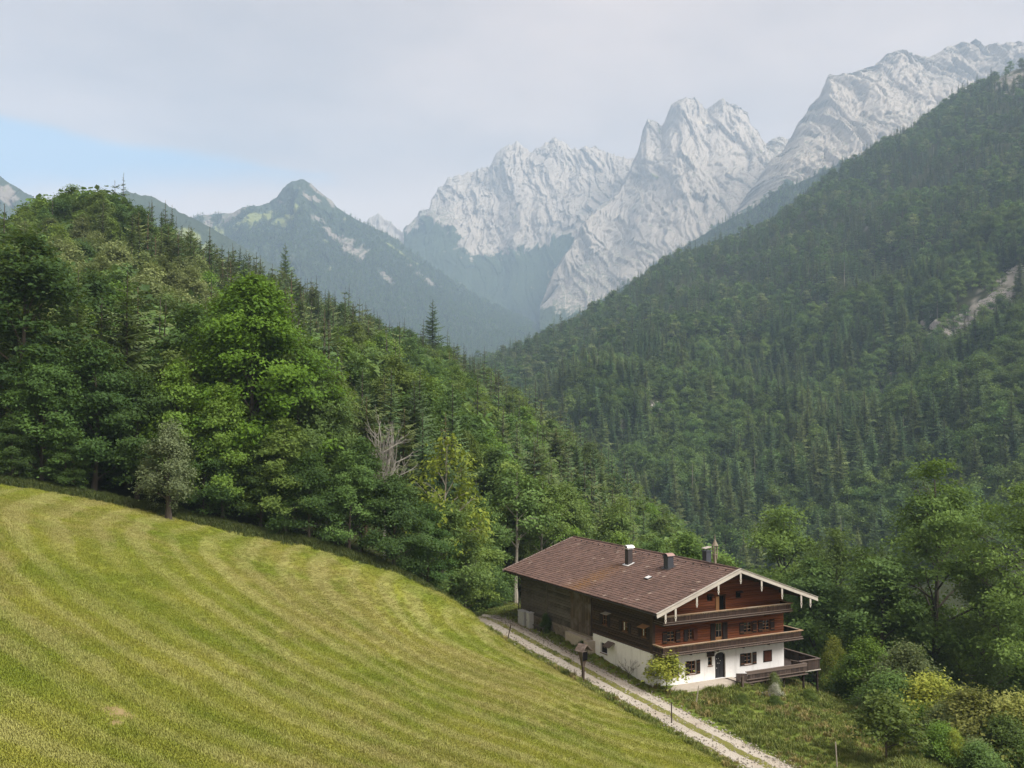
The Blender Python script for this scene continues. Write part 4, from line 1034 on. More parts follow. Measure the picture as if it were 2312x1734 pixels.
# the mountainside across the gorge
N0 = 60000
d_ = np.exp(rg.uniform(math.log(380), math.log(2000), N0 * 2)); keepp = rg.random(N0 * 2) < np.clip(d_ / 2000, .06, 1) ** 1.0
d_ = d_[keepp]; px_ = rg.uniform(980, 2450, len(d_)); X_ = (px_ - CX) / FPX * d_
z_ = ground(X_, d_)
row = row_of(d_, z_)
# thin to an even spacing by a hash grid
cell = 6.6 + 2.6 * sstep(d_, 700, 1800)
key_ = np.floor(X_ / cell).astype(np.int64) * 1000003 + np.floor(d_ / cell).astype(np.int64)
_, first = np.unique(key_, return_index=True)
rk = np.zeros(len(X_))
for (rx_, ry_, sx_, sy_) in ROCKS:
    rk = np.maximum(rk, np.exp(-((px_ - rx_) / sx_) ** 2 - ((row - ry_) / sy_) ** 2))
ok = np.zeros(len(X_), bool); ok[first] = True
ok &= ~((rk + .35 * fbm(X_ / 22, d_ / 22, z_ / 22, 3, 61) + .12 * (rg.random(len(X_)) - .5)) > .36 + .8 * (rg.random(len(X_)) < .04))
ok &= ~((px_ < 1500) & (d_ < 470))
X_, d_, z_, px_, row = X_[ok], d_[ok], z_[ok], px_[ok], row[ok]
mixn = fbm(X_ / 75, d_ / 75, 0, 4, 131) + .55 * (rg.random(len(X_)) - .5)
pick = np.where(mixn > -.05, rg.integers(5, 8, len(X_)), rg.choice([0, 1, 2, 3, 4], len(X_), p=[.34, .27, .24, .13, .02]))
pick = np.where((pick == 7) & (rg.random(len(X_)) < .6), 5, pick)
near_ = d_ < 900
pick = np.where(near_ & (pick <= 3), np.where(rg.random(len(X_)) < .6, 8, 9), pick); pick = np.where(near_ & (pick >= 5) & (pick <= 7), np.where(rg.random(len(X_)) < .6, 10, 11), pick)
forest('forest', np.stack([X_, d_, z_ - .3], -1), rg.random(len(X_)) * 6.28, (.62 + .85 * rg.random(len(X_)) ** 1.4) * np.where(pick >= 5, 1.05, 1.0), pick, 'dense mixed forest covering the steep mountainside across the gorge')
print('far forest', len(X_))
# forest on the distant mountains
for mt_, n_, lab in ((M1, 26000, 'blue hazy forest on the flank of the green pyramid peak'), (SPUR, 12000, 'blue hazy forest on the long spur below the rock wall')):
    nv_, nu_ = mt_['x'].shape; r_ = rg.random((n_, 2)); iu = (r_[:, 0] * (nu_ - 1)).astype(int); iv = (r_[:, 1] ** .8 * (nv_ - 1)).astype(int)
    okk = (mt_['rock'][iv, iu] < .3) & (mt_['meadow'][iv, iu] < .3) & (mt_['py'][iv, iu] > (470 if mt_ is M1 else 0) + 25 * rg.random(n_))
    iv, iu = iv[okk], iu[okk]
    Pn = np.stack([mt_['x'][iv, iu] + rg.normal(size=len(iv)) * 4, mt_['y'][iv, iu], mt_['z'][iv, iu] - 1], -1)
    forest('forest', Pn, rg.random(len(Pn)) * 6.28, .8 + .5 * rg.random(len(Pn)), rg.choice([0, 1, 2, 5], len(Pn)), lab)
# ------------------------------------------------------------------ the farmhouse
class MB:
    """collects boxes, prisms and tubes into one mesh"""
    def __init__(s): s.V, s.F, s.n, s.T = [], {3: [], 4: []}, 0, []
    def raw(s, V, F, tone=0.5):
        V = np.asarray(V, float).reshape(-1, 3); F = np.asarray(F)
        s.V.append(V); s.F[F.shape[1]].append(F + s.n); s.n += len(V); s.T.append(np.full(len(V), tone)); return s
    def box(s, x0, x1, y0, y1, z0, z1, tone=0.5):
        V = [[x, y, z] for z in (z0, z1) for y in (y0, y1) for x in (x0, x1)]
        return s.raw(V, [[0,2,3,1],[4,5,7,6],[0,1,5,4],[2,6,7,3],[0,4,6,2],[1,3,7,5]], tone)
    def hexa(s, V, tone=0.5):                              # 8 corners in box order
        return s.raw(V, [[0,2,3,1],[4,5,7,6],[0,1,5,4],[2,6,7,3],[0,4,6,2],[1,3,7,5]], tone)
    def extr(s, pts, axis, a, b, tone=0.5):                # outline in the other two axes, pulled along axis
        n = len(pts); L = []
        for c in (a, b):
            for p in pts: L.append([c, p[0], p[1]] if axis == 'x' else [p[0], c, p[1]] if axis == 'y' else [p[0], p[1], c])
        s.raw(L, [[i, (i + 1) % n, n + (i + 1) % n, n + i] for i in range(n)], tone)
        k = s.n - 2 * n
        for o in (0, n):                                   # caps as fans round a middle vertex
            m_ = np.mean(np.array(L)[o:o + n], 0); s.raw([m_] + L[o:o + n], [[0, 1 + i, 1 + (i + 1) % n] for i in range(n)], tone)
        return s
    def tube(s, path, rad, k=8, tone=.5):
        V, F = tube_np(path, rad, k); s.raw(V, F, tone)
        for e, sl in ((0, slice(0, k)), (-1, slice(-k, None))):
            c = np.asarray(path, float)[e]; s.raw(np.concatenate([[c], V[sl]]), [[0, 1 + i, 1 + (i + 1) % k] for i in range(k)], tone)
        return s
    def build(s, name, mat, parent=None, smooth=False, **props):
        me = np_mesh(name, np.concatenate(s.V), [np.concatenate(f) for f in s.F.values() if f], {'tone': np.concatenate(s.T)}, smooth, [mat])
        return link(name, me, parent, **props)
def wood_mat(name, a, b, along='x', grain=1.0, grey=None, rough=.8):
    m = Mat(name, rough, .2)
    sc = {'x': (.35, 6, 6), 'y': (6, .35, 6), 'z': (6, 6, .35)}[along]
    n = m.noise(m.coord('Object', tuple(v * grain for v in sc)), 1.6, 5, .65); n2 = m.noise(m.coord('Object'), .9, 3)
    c = m.mix(n, a, b)
    c = m.mix(m.math('MULTIPLY', m.attr('tone'), .8), c, tuple(v * .5 for v in a))
    if grey: c = m.mix(m.ss(n2, .40, .68, 0, .8), c, grey)
    m.color(c); m.bump(n, .012); return m.m
W_RED = wood_mat('sunburnt_larch_logs', (.115, .036, .016), (.30, .098, .038))
W_DARK = wood_mat('dark_weathered_logs', (.040, .025, .017), (.110, .072, .050), 'y')
W_BARN = wood_mat('grey_weathered_logs', (.060, .050, .043), (.21, .185, .16), 'y', grey=(.14, .125, .11))
W_PLANK = wood_mat('grey_brown_planks', (.060, .040, .028), (.18, .135, .105), 'z', grey=(.16, .14, .125))
W_BALC = wood_mat('dark_balcony_wood', (.030, .018, .013), (.080, .047, .032))
W_RAIL = wood_mat('pale_orange_rail_wood', (.34, .21, .12), (.52, .36, .23), grey=(.33, .28, .22))  # pale orange wood of the handrails and gable glazing bars
W_PEG = wood_mat('pale_peg_wood', (.22, .165, .11), (.40, .32, .23))
W_EDGE = wood_mat('grey_edge_moulding', (.11, .08, .065), (.24, .19, .16))
W_WHITE = wood_mat('whitewashed_board', (.46, .42, .36), (.66, .62, .55), grey=(.34, .31, .27))
W_SHUT = wood_mat('dark_brown_shutter', (.020, .014, .012), (.050, .034, .027), 'z')
W_SHUTR = wood_mat('red_brown_shutter', (.065, .022, .014), (.135, .048, .028), 'z')
W_SASH = wood_mat('brown_window_sash', (.15, .065, .028), (.28, .135, .06), 'z')
W_PALE = wood_mat('pale_new_wood', (.34, .17, .07), (.48, .27, .12), 'z')
W_GREY = wood_mat('brown_terrace_boards', (.040, .028, .023), (.105, .075, .062), 'z')
def plain(name, c, rough=.7, spec=.3, metal=0., var=.15):
    m = Mat(name, rough, spec); n = m.noise(m.coord('Object'), 4, 4)
    m.color(m.mix(n, tuple(v * (1 - var) for v in c), tuple(min(v * (1 + var), 1) for v in c))); m.b.inputs['Metallic'].default_value = metal; return m.m
M_GLASS = plain('dark_window_glass', (.012, .014, .018), .08, .6)
M_CURT = plain('white_curtain', (.62, .60, .55), .9)
M_DOOR = plain('charcoal_door', (.028, .028, .032), .5)
M_METAL = plain('dark_sheet_metal', (.045, .038, .038), .5, .4)
M_BLUE = plain('blue_grey_chimney_sheet', (.045, .050, .060), .45, .4)
M_COPPER = plain('pale_copper_cap', (.50, .42, .36), .4, .5, .3)
M_ZINC = plain('bright_zinc', (.72, .72, .70), .35, .5, .2)
M_REDCAP = plain('faded_red_sheet', (.30, .19, .165), .5)
M_GREYBOX = plain('light_grey_cabinet', (.42, .43, .44), .5, .3, 0, .06)
M_CONC = plain('pale_concrete', (.42, .37, .31), .95, .1, 0, .25)
m = Mat('white_limewash', .95, .1)
n_ = m.noise(m.coord('Object'), 1.2, 5, .7); n2_ = m.noise(m.coord('Object', (2.2, 2.2, .5)), 1.0, 4)
c = m.mix(n_, (.76, .755, .74), (.84, .835, .815)); c = m.mix(m.ss(n2_, .48, .76, 0, .5), c, (.52, .51, .48)); m.color(c); m.bump(m.noise(m.coord('Object'), 7, 4), .02)
M_PLASTER = m.m
m = Mat('field_stone', .95, .1); vt = m.n('ShaderNodeTexVoronoi', feature='F1'); m.l(m.coord('Object'), vt.inputs['Vector']); vt.inputs['Scale'].default_value = 2.4
m.color(m.mix(m.noise(m.coord('Object'), 3, 5), (.16, .135, .105), (.36, .31, .255))); m.bump(vt.outputs['Distance'], .12); M_STONE = m.m

house = empty('farmhouse', tuple(HO), HA, label='old alpine farmhouse of white ground floor and brown timber with wide shingled roof', category='house')
WD, LN, RX, RZ0, SL, QF, QB, SE = 13.72, 22.6, 6.88, 9.16, .353, 2.55, 1.15, 1.29   # width, length, ridge, slope, overhangs
def roof_z(x): return RZ0 - SL * abs(x - RX)
rh_ = np.random.default_rng(8)

def holed(b, x0, x1, z0, z1, holes, yo, yi, swap=False):
    """wall slab with openings: front sheet, reveals and back, between depth yo (outside) and yi"""
    xs = sorted({x0, x1, *[h[0] for h in holes], *[h[1] for h in holes]}); zs = sorted({z0, z1, *[h[2] for h in holes], *[h[3] for h in holes]})
    pt = (lambda x, y, z: [y, x, z]) if swap else (lambda x, y, z: [x, y, z])
    for i in range(len(xs) - 1):
        for j in range(len(zs) - 1):
            cx_, cz_ = (xs[i] + xs[i + 1]) / 2, (zs[j] + zs[j + 1]) / 2
            if any(h[0] < cx_ < h[1] and h[2] < cz_ < h[3] for h in holes): continue
            for y in (yo, yi): b.raw([pt(xs[i], y, zs[j]), pt(xs[i + 1], y, zs[j]), pt(xs[i + 1], y, zs[j + 1]), pt(xs[i], y, zs[j + 1])], [[0, 1, 2, 3]])
    for h in holes + [(x0, x1, z0, z1)]:
        for (a, c_, e, f) in ((h[0], h[0], h[2], h[3]), (h[1], h[1], h[2], h[3])): b.raw([pt(a, yo, e), pt(a, yi, e), pt(a, yi, f), pt(a, yo, f)], [[0, 1, 2, 3]])
        for zf in (h[2], h[3]): b.raw([pt(h[0], yo, zf), pt(h[1], yo, zf), pt(h[1], yi, zf), pt(h[0], yi, zf)], [[0, 1, 2, 3]])
    return b
# masonry ground floor
GW = [(3.60, 4.30, .57, 1.62), (5.53, 5.97, 1.03, 1.75), (6.27, 7.36, -.10, 2.03), (9.34, 10.20, .70, 1.65), (1.50, 2.15, .55, 1.60)]
b = holed(MB(), 0, WD, -2.2, 2.60, GW, 0.0, .35); b.build('plaster_wall', M_PLASTER, house)
SWN = [(6.66, 7.70, 1.20, 2.05)]
b = holed(MB(), .352, 8.95, -1.6, 2.58, SWN, 0.0, .35, True); b.build('plaster_wall', M_PLASTER, house)
MB().box(13.37, WD - .003, .352, LN, -3.5, 2.60).build('plaster_wall', M_PLASTER, house)
# rubble footing of the barn, with single stones
ft = MB().box(.05, .5, 8.953, LN, -1.5, 2.28).build('stone_footing', M_STONE, house)
stone_me = []
for k in range(4):
    A = MB(); u_ = np.linspace(0, 2 * math.pi, 9)[:-1]; rgk = np.random.default_rng(k)
    rad = .8 + .35 * rgk.random(8)
    A.extr([(rad[i] * math.cos(u_[i]) * .5, rad[i] * math.sin(u_[i]) * .5) for i in range(8)], 'x', -.5, .5)
    stone_me.append(np_mesh('stone', np.concatenate(A.V), [np.concatenate(f) for f in A.F.values() if f], None, False, [M_STONE]))
for i in range(64):
    y = 12.8 + (LN - 13) * rh_.random(); z = 1.45 + .75 * rh_.random(); s_ = .22 + .28 * rh_.random()
    o = link('stone', stone_me[i % 4], ft, (.03, y, z)); o.scale = (.12, s_ * 1.5, s_); o.rotation_euler = (rh_.random() * .4, 0, 0)
MB().box(.1, .6, LN - .35, LN, -2, 2.3).box(.6, WD - .4, LN - .35, LN - .002, -3.5, 2.3).build('stone_footing', M_STONE, house)
# ramp wall under the barn gate
MB().box(-.75, .045, 8.6, 9.35, -1, 1.95).box(-.45, .045, 9.353, 13.0, -1, 2.05).build('ramp_wall', M_CONC, house)

# timber storeys: a core and single logs in front of it
GO = [(1.41, 2.24, 3.33, 4.22), (3.42, 4.02, 3.33, 4.20), (6.35, 7.05, 2.75, 4.47), (9.31, 10.22, 3.35, 4.22), (11.34, 12.19, 3.35, 4.22), (6.71, 7.32, 5.30, 6.62), (5.50, 6.05, 6.38, 6.82), (8.50, 9.08, 6.38, 6.88)]
core = MB()
core.extr([(.06, 2.602), (WD - .06, 2.602), (WD - .06, roof_z(WD) - .16), (RX, RZ0 - .16), (.06, roof_z(0) - .16)], 'y', .16, .26)
core_o = core.build('timber_wall', W_DARK, house)
lh = .205; z = 2.605; ci = 0
def log_obj(x0, x1, y0, y1, z0, z1, mat, par, tone):
    e = .03
    b_ = MB()
    if x1 - x0 > y1 - y0: b_.extr([(y1, z0), (y0 + e, z0), (y0, z0 + e * 1.2), (y0, z1 - e * 1.2), (y0 + e, z1), (y1, z1)], 'x', x0, x1, tone)
    else: b_.extr([(x1, z0), (x0 + e, z0), (x0, z0 + e * 1.2), (x0, z1 - e * 1.2), (x0 + e, z1), (x1, z1)], 'y', y0, y1, tone)
    b_.build('log', mat, par)
while z < RZ0 - .3:
    z1 = z + lh - .014; ztop = z1 + .17
    xa = max(0.0, RX - (RZ0 - ztop) / SL); xb = min(WD, RX + (RZ0 - ztop) / SL)
    if xb - xa < .4: break
    cuts = [(xa, xb)]
    for (a, c_, e, f) in GO:
        if f - .02 > z and e + .02 < z1:
            nc = []
            for (u0, u1) in cuts:
                if c_ <= u0 or a >= u1: nc.append((u0, u1)); continue
                if a - u0 > .05: nc.append((u0, a))
                if u1 - c_ > .05: nc.append((c_, u1))
            cuts = nc
    for (u0, u1) in cuts: log_obj(u0, u1, -.012 + .014 * rh_.random(), .158, z, z1, W_RED, core_o, rh_.random())
    z += lh; ci += 1
# left side: house part of dark logs, barn part of grey logs
SO = [(6.55, 7.35, 3.65, 4.5), (3.42, 4.30, 3.65, 4.45), (.75, 1.50, 3.70, 4.5)]
side_o = MB().box(.16, .26, .262, LN, 2.602, roof_z(.2) - .14).build('timber_wall', W_DARK, house)
barn_o = MB().box(.06, .155, 12.75, LN - .05, 2.30, 2.60).build('barn_wall', W_BARN, house)
z = 2.605
while z < roof_z(0) - .30:
    z1 = z + lh - .020
    cuts = [(.30, 9.15)]
    for (a, c_, e, f) in SO:
        if f - .02 > z and e + .02 < z1:
            nc = []
            for (u0, u1) in cuts:
                if c_ <= u0 or a >= u1: nc.append((u0, u1)); continue
                if a - u0 > .05: nc.append((u0, a))
                if u1 - c_ > .05: nc.append((c_, u1))
            cuts = nc
    for (u0, u1) in cuts: log_obj(-.012 + .012 * rh_.random(), .158, u0, u1, z, z1, W_DARK, side_o, rh_.random())
    z += lh
z = 2.30
while z < roof_z(0) - .30:
    for (u0, u1) in ((12.75, 17.0), (17.25, LN)):
        log_obj(-.02 + .05 * rh_.random(), .158, u0, u1, z, z + .232, W_BARN, barn_o, rh_.random())
    z += .26
MB().box(-.06, .10, 17.0, 17.25, 2.2, roof_z(0) - .2).build('corner_post', W_BARN, house)
MB().box(-.07, .20, -.10, .28, 2.603, 5.9).build('corner_post', W_DARK, house)
MB().box(.3, WD - .06, LN - .10, LN - .004, 2.31, 6.2).build('back_wall', W_BARN, house)
MB().extr([(.1, 6.2), (WD - .1, 6.2), (WD - .1, roof_z(WD) - .16), (RX, RZ0 - .16), (.1, roof_z(.1) - .16)], 'y', LN - .25, LN - .12).build('back_gable', W_BARN, house)
MB().box(WD - .2, WD - .05, .3, LN, 2.61, roof_z(WD) - .15).build('timber_wall', W_DARK, house)
# barn gate of upright planks
gate = MB().box(-.02, .05, 9.2, 12.7, 2.32, 5.95).build('barn_gate', W_DARK, house)
y = 9.2
while y < 12.65:
    w = .22 + .06 * rh_.random(); y1 = min(y + w, 12.7)
    MB().box(-.065 - .02 * rh_.random(), -.022, y, y1 - .012, 2.26 + .06 * rh_.random(), 5.9, rh_.random()).build('plank', W_PLANK, gate); y += w
MB().box(-.11, -.066, 9.4, 12.5, 3.0, 3.16).box(-.11, -.066, 9.4, 12.5, 5.0, 5.16).build('cross_board', W_PLANK, gate)
MB().box(-.16, .02, 9.1, 12.9, 5.55, 5.75).build('lintel', W_PLANK, gate)

# ---- roof
def slab(sg, dz0, dz1, x_in, x_out, y0, y1):
    """sloping slab from the ridge outwards; sg=-1 left, +1 right"""
    V = []
    for dz in (dz0, dz1):
        for yy in (y0, y1):
            for xx in (x_in, x_out): V.append([RX + sg * xx, yy, RZ0 - SL * xx + dz])
    return V
roof = MB().hexa(slab(-1, -.13, 0, 0, RX + SE, -QF, LN + QB)).hexa(slab(1, -.13, 0, 0, RX + SE, -QF, LN + QB)).build('roof', W_BALC, house)
m = Mat('brown_clay_tiles', .8, .25)
tn = m.attr('tone'); c = ramp3(m, tn, [(0, (.055, .036, .030)), (.5, (.118, .072, .058)), (.86, (.160, .100, .080)), (1.0, (.26, .20, .16))])
nz = m.noise(m.coord('Object'), 1.5, 5, .7); c = m.mix(m.ss(nz, .45, .75, 0, .45), c, (.070, .055, .043))
c = m.mix(m.math('MULTIPLY', m.attr('moss'), m.ss(m.noise(m.coord('Object'), 5, 4), .35, .65, .2, 1)), c, (.165, .085, .030)); m.color(c); m.bump(m.noise(m.coord('Object'), 18, 3), .01)
M_TILE = m.m
def tiles(sg):
    gauge, tw = .318, .285; cosr = 1 / math.sqrt(1 + SL * SL)
    rows_ = int((RX + SE + .05) / (gauge * cosr)); ys = np.arange(-QF + .02, LN + QB - .02, tw)
    r_, y_ = np.meshgrid(np.arange(rows_), ys, indexing='ij'); r_, y_ = r_.ravel(), y_.ravel(); n = len(r_)
    rg_ = np.random.default_rng(5 + sg)
    jit = rg_.normal(size=n) * .006; jy = rg_.normal(size=n) * .006 + (r_ % 2) * tw * .0
    px5 = np.array([0, .25, .5, .75, 1.0]) * tw; pz5 = np.array([.012, .030, .006, .000, .012])
    xu = (RX + SE + .06) - (r_ + 1) * gauge * cosr - .03; xl = (RX + SE + .06) - r_ * gauge * cosr
    lift = .052 + .012 * rg_.random(n) + .02 * (rg_.random(n) < .04)
    V = np.zeros((n, 15, 3))
    for k in range(5):
        for q, (xx, dz) in enumerate(((xu, .022), (xl, None), (xl, .004))):
            z_ = RZ0 - SL * xx + (lift + jit if dz is None else dz) + pz5[k] * (1 if q < 2 else .4)
            V[:, q * 5 + k] = np.stack([RX + sg * xx, y_ + px5[k] + jy - .003, z_], -1)
    F = np.array([[k, k + 1, 5 + k + 1, 5 + k] for k in range(4)] + [[5 + k, 6 + k, 11 + k, 10 + k] for k in range(4)])
    F = (F[None] + (np.arange(n) * 15)[:, None, None]).reshape(-1, 4)
    tone = np.clip(.55 + .13 * rg_.normal(size=n) + .14 * fbm(xl / 2.2, y_ / 2.2, 0, 3, 6), 0, .9); tone[rg_.random(n) < .012] = 1.0
    xm = xl; moss = np.exp(-((y_ - 10.2 - .35 * (3.6 - (RX - xm)) * 0) / 1.25) ** 2) * sstep(xm, 2.6, 3.6) * (.55 + .45 * sstep(xm, 3, 6)) if sg < 0 else np.zeros(n)
    moss = np.clip(moss * (.5 + rg_.random(n)), 0, 1)
    me = np_mesh('roof_tiles', V.reshape(-1, 3), [F], dict(tone=np.repeat(tone, 15), moss=np.repeat(moss, 15)), False, [M_TILE])
    link('roof_tiles', me, house, kind='stuff')
tiles(-1); tiles(1)
b = MB(); y = -QF
while y < LN + QB - .1:
    an = np.linspace(0, math.pi, 6)
    pts = [(RX + math.cos(t) * .13, RZ0 + .03 + math.sin(t) * .09) for t in an]
    dz = .012 * rh_.random()
    V = [[p[0] * 1.0, y, p[1] + dz] for p in pts] + [[RX + (p[0] - RX) * .88, y + .42, p[1] + dz - .012] for p in pts]
    b.raw(V, [[i, i + 1, 7 + i, 6 + i] for i in range(5)], .25 + .4 * rh_.random()); y += .36
rd_ = b.build('ridge_tiles', M_TILE, house, kind='stuff')
# verge boards, white and doubled, front and back
def verge(name, sg, yy0, yy1, d0, d1, mat):
    return MB().hexa(slab(sg, d0, d1, -.02 if sg < 0 else .0, RX + SE + .12, yy0, yy1)).build(name, mat, house)
for sg in (-1, 1):
    verge('bargeboard', sg, -QF - .050, -QF - .004, -.17, .055, W_WHITE)
    verge('bargeboard', sg, -QF - .085, -QF - .053, -.27, -.13, W_WHITE)
    verge('verge_cap', sg, -QF - .11, -QF + .08, .065, .095, W_WHITE)
    verge('bargeboard', sg, LN + QB + .004, LN + QB + .05, -.20, .075, W_WHITE)
# carved pendants below the bargeboards
pend = [(-.58, 6.12, 5.48), (.38, 6.44, 5.57), (2.45, 7.2, 6.47), (4.60, 7.98, 7.31), (6.88, 8.80, 7.98), (9.06, 8.02, 7.22), (11.24, 7.24, 6.41), (13.33, 6.52, 5.51), (14.35, 6.16, 5.47)]
for px_, zt, zb in pend:
    h = zt - zb; w = .085
    o = MB()
    o.box(px_ - w, px_ + w, -QF - .045, -QF - .008, zb + h * .55, zt + .12)
    ring = []
    for t in np.linspace(0, 2 * math.pi, 11)[:-1]: ring.append((px_ + math.cos(t) * w * 1.15, zb + h * .36 + math.sin(t) * h * .20))
    inn = [(px_ + (p[0] - px_) * .45, zb + h * .36 + (p[1] - zb - h * .36) * .45) for p in ring]
    for i in range(10):
        j = (i + 1) % 10
        o.hexa([[ring[i][0], -QF - .045, ring[i][1]], [ring[j][0], -QF - .045, ring[j][1]], [inn[i][0], -QF - .045, inn[i][1]], [inn[j][0], -QF - .045, inn[j][1]],
                [ring[i][0], -QF - .008, ring[i][1]], [ring[j][0], -QF - .008, ring[j][1]], [inn[i][0], -QF - .008, inn[i][1]], [inn[j][0], -QF - .008, inn[j][1]]])
    o.extr([(px_ - .035, zb + h * .17), (px_ - .06, zb + h * .10), (px_, zb), (px_ + .06, zb + h * .10), (px_ + .035, zb + h * .17)], 'y', -QF - .045, -QF - .008)
    o.build('carved_pendant', W_WHITE, house)
# purlins carrying the overhang
for px_ in (.38, 2.45, 4.60, 6.88, 9.06, 11.24, 13.33):
    zt = roof_z(px_) - .135 - (.03 if px_ != 6.88 else .02)
    MB().box(px_ - .12, px_ + .12, -QF + .03, -.014, zt - .26, zt).build('purlin', W_DARK, house)
# gutters
for sg, xe in ((-1, -SE - .12), (1, WD + SE + .12)):
    ze = roof_z(WD + SE if sg > 0 else -SE) - .06
    an = np.linspace(math.pi, 2 * math.pi, 6); pts = [(xe + math.cos(t) * .075, ze + math.sin(t) * .075) for t in an]
    V = [[p[0], yy, p[1]] for yy in (-QF + .02, LN + QB) for p in pts]
    MB().raw(V, [[i, i + 1, 7 + i, 6 + i] for i in range(5)]).build('gutter', M_METAL, house)
MB().tube([(-SE - .1, LN + .9, 6.25), (-.9, LN + .6, 5.95), (-.15, LN + .15, 5.7), (-.12, LN + .12, 1.4)], [.05] * 4, 7).build('downpipe', M_METAL, house)
# fascia rafters under the left eave
for y in np.arange(-2.0, LN + 1, .95):
    MB().hexa([[xx, yy, roof_z(xx) - .135 + dz] for dz in (-.13, -.002) for yy in (y, y + .12) for xx in (-SE + .06, .15)]).build('rafter_tail', W_DARK, house)
# snow guards below the ridge, left slope
b = MB()
for y in np.arange(-1.6, LN, 1.08):
    x = RX - .62; b.box(x - .05, x + .03, y, y + .10, roof_z(x) + .05, roof_z(x) + .15)
b.build('snow_guards', M_METAL, house, kind='stuff')
# chimneys
def chimney(x0, y0, w, ztop, mat, capm, capw, style):
    zb = roof_z(x0) - .4
    ch = MB().box(x0 - w, x0 + w, y0 - w * 1.1, y0 + w * 1.1, zb, ztop).build('chimney', mat, house)
    MB().box(x0 - w - .07, x0 + w + .07, y0 - w * 1.1 - .07, y0 + w * 1.1 + .07, ztop + .002, ztop + .07).build('chimney_head', capm if style == 2 else mat, ch)
    xf = x0 - w - .16
    MB().hexa([[xx, yy, roof_z(xx) + .085 + dz] for dz in (0, .012) for yy in (y0 - w - .25, y0 + w + .25) for xx in (xf, x0 + w + .1)]).build('flashing', M_METAL if style == 1 else M_ZINC, ch)
    an = np.linspace(.12, math.pi - .12, 9); r = capw
    zc = ztop + (.20 if style != 1 else .14)
    if style == 3:
        MB().hexa([[x0 + a_ * capw, y0 + b_ * capw * .8, ztop + .30 + d_ + .06 * a_] for d_ in (0, .035) for b_ in (-1, 1) for a_ in (-1, 1)]).build('chimney_cap', capm, ch)
    else:
        V = []
        for s_, rr_ in ((0, r), (1, r - .03)):
            for xx in (x0 - capw * .95, x0 + capw * .95):
                V += [[xx, y0 + math.cos(t) * rr_ * 1.05, zc - .10 + math.sin(t) * rr_ * .62] for t in an]
        F = [[i, i + 1, 10 + i, 9 + i] for i in range(8)] + [[18 + i, 19 + i, 28 + i, 27 + i] for i in range(8)] + [[i, i + 1, 19 + i, 18 + i] for i in range(8)] + [[9 + i, 10 + i, 28 + i, 27 + i] for i in range(8)]
        MB().raw(V, F).build('chimney_cap', capm, ch)
    for a_ in (-1, 1):
        for b_ in (-1, 1): MB().box(x0 + a_ * w * .8 - .02, x0 + a_ * w * .8 + .02, y0 + b_ * w * .8 - .02, y0 + b_ * w * .8 + .02, ztop + .07, zc + (.0 if style != 3 else .10)).build('cap_stay', M_METAL, ch)
chimney(4.20, 9.55, .24, 9.64, M_METAL, M_ZINC, .40, 2)
chimney(4.95, 4.55, .29, 9.50, M_BLUE, M_REDCAP, .40, 1)
chimney(8.1, 3.30, .26, 9.90, M_BLUE, M_COPPER, .36, 3)
sk = MB().hexa([[xx, yy, roof_z(xx) + .10 + dz] for dz in (-.06, .05) for yy in (4.25, 4.85) for xx in (2.55, 3.05)]).build('skylight', M_METAL, house)
MB().hexa([[xx, yy, roof_z(xx) + .155 + dz] for dz in (0, .012) for yy in (4.30, 4.80) for xx in (2.60, 3.0)]).build('skylight_pane', M_ZINC, sk)
# bell turret on the ridge
M_BELLW = wood_mat('weathered_turret_wood', (.19, .155, .115), (.36, .31, .24), 'z')
bt = MB().box(RX - .085, RX + .085, .565, .735, RZ0 - .3, 9.95).build('bell_turret', M_BELLW, house)
MB().extr([(RX - .16, .49), (RX + .16, .49), (RX + .16, .81), (RX - .16, .81)], 'z', 9.951, 10.02).build('turret_floor', M_BELLW, bt)
for a_ in (-1, 1):
    for b_ in (-1, 1):
        MB().hexa([[RX + a_ * (.10 + .05 * dz) + c1, .65 + b_ * (.10 + .05 * dz) + c2, 9.62 + dz * 1.15] for dz in (0, 1) for c2 in (-.035, .035) for c1 in (-.035, .035)]).build('turret_post', M_BELLW, bt)
def pyramid(b_, r0, z0, r1, z1):
    k = 8; V = [[RX + r * math.cos(t), .65 + r * math.sin(t), z] for r, z in ((r0, z0), (r1, z1)) for t in np.arange(k) * 2 * math.pi / k]
    b_.raw(V, [[i, (i + 1) % k, k + (i + 1) % k, k + i] for i in range(k)])
b = MB(); pyramid(b, .29, 10.74, .16, 10.98); pyramid(b, .16, 10.98, .04, 11.26); pyramid(b, .04, 11.26, .015, 11.70); pyramid(b, .04, 10.70, .29, 10.74); b.build('turret_roof', M_BELLW, bt)
b = MB(); pyramid(b, .12, 10.25, .07, 10.42); pyramid(b, .07, 10.42, .02, 10.50); b.build('bell', M_METAL, bt)

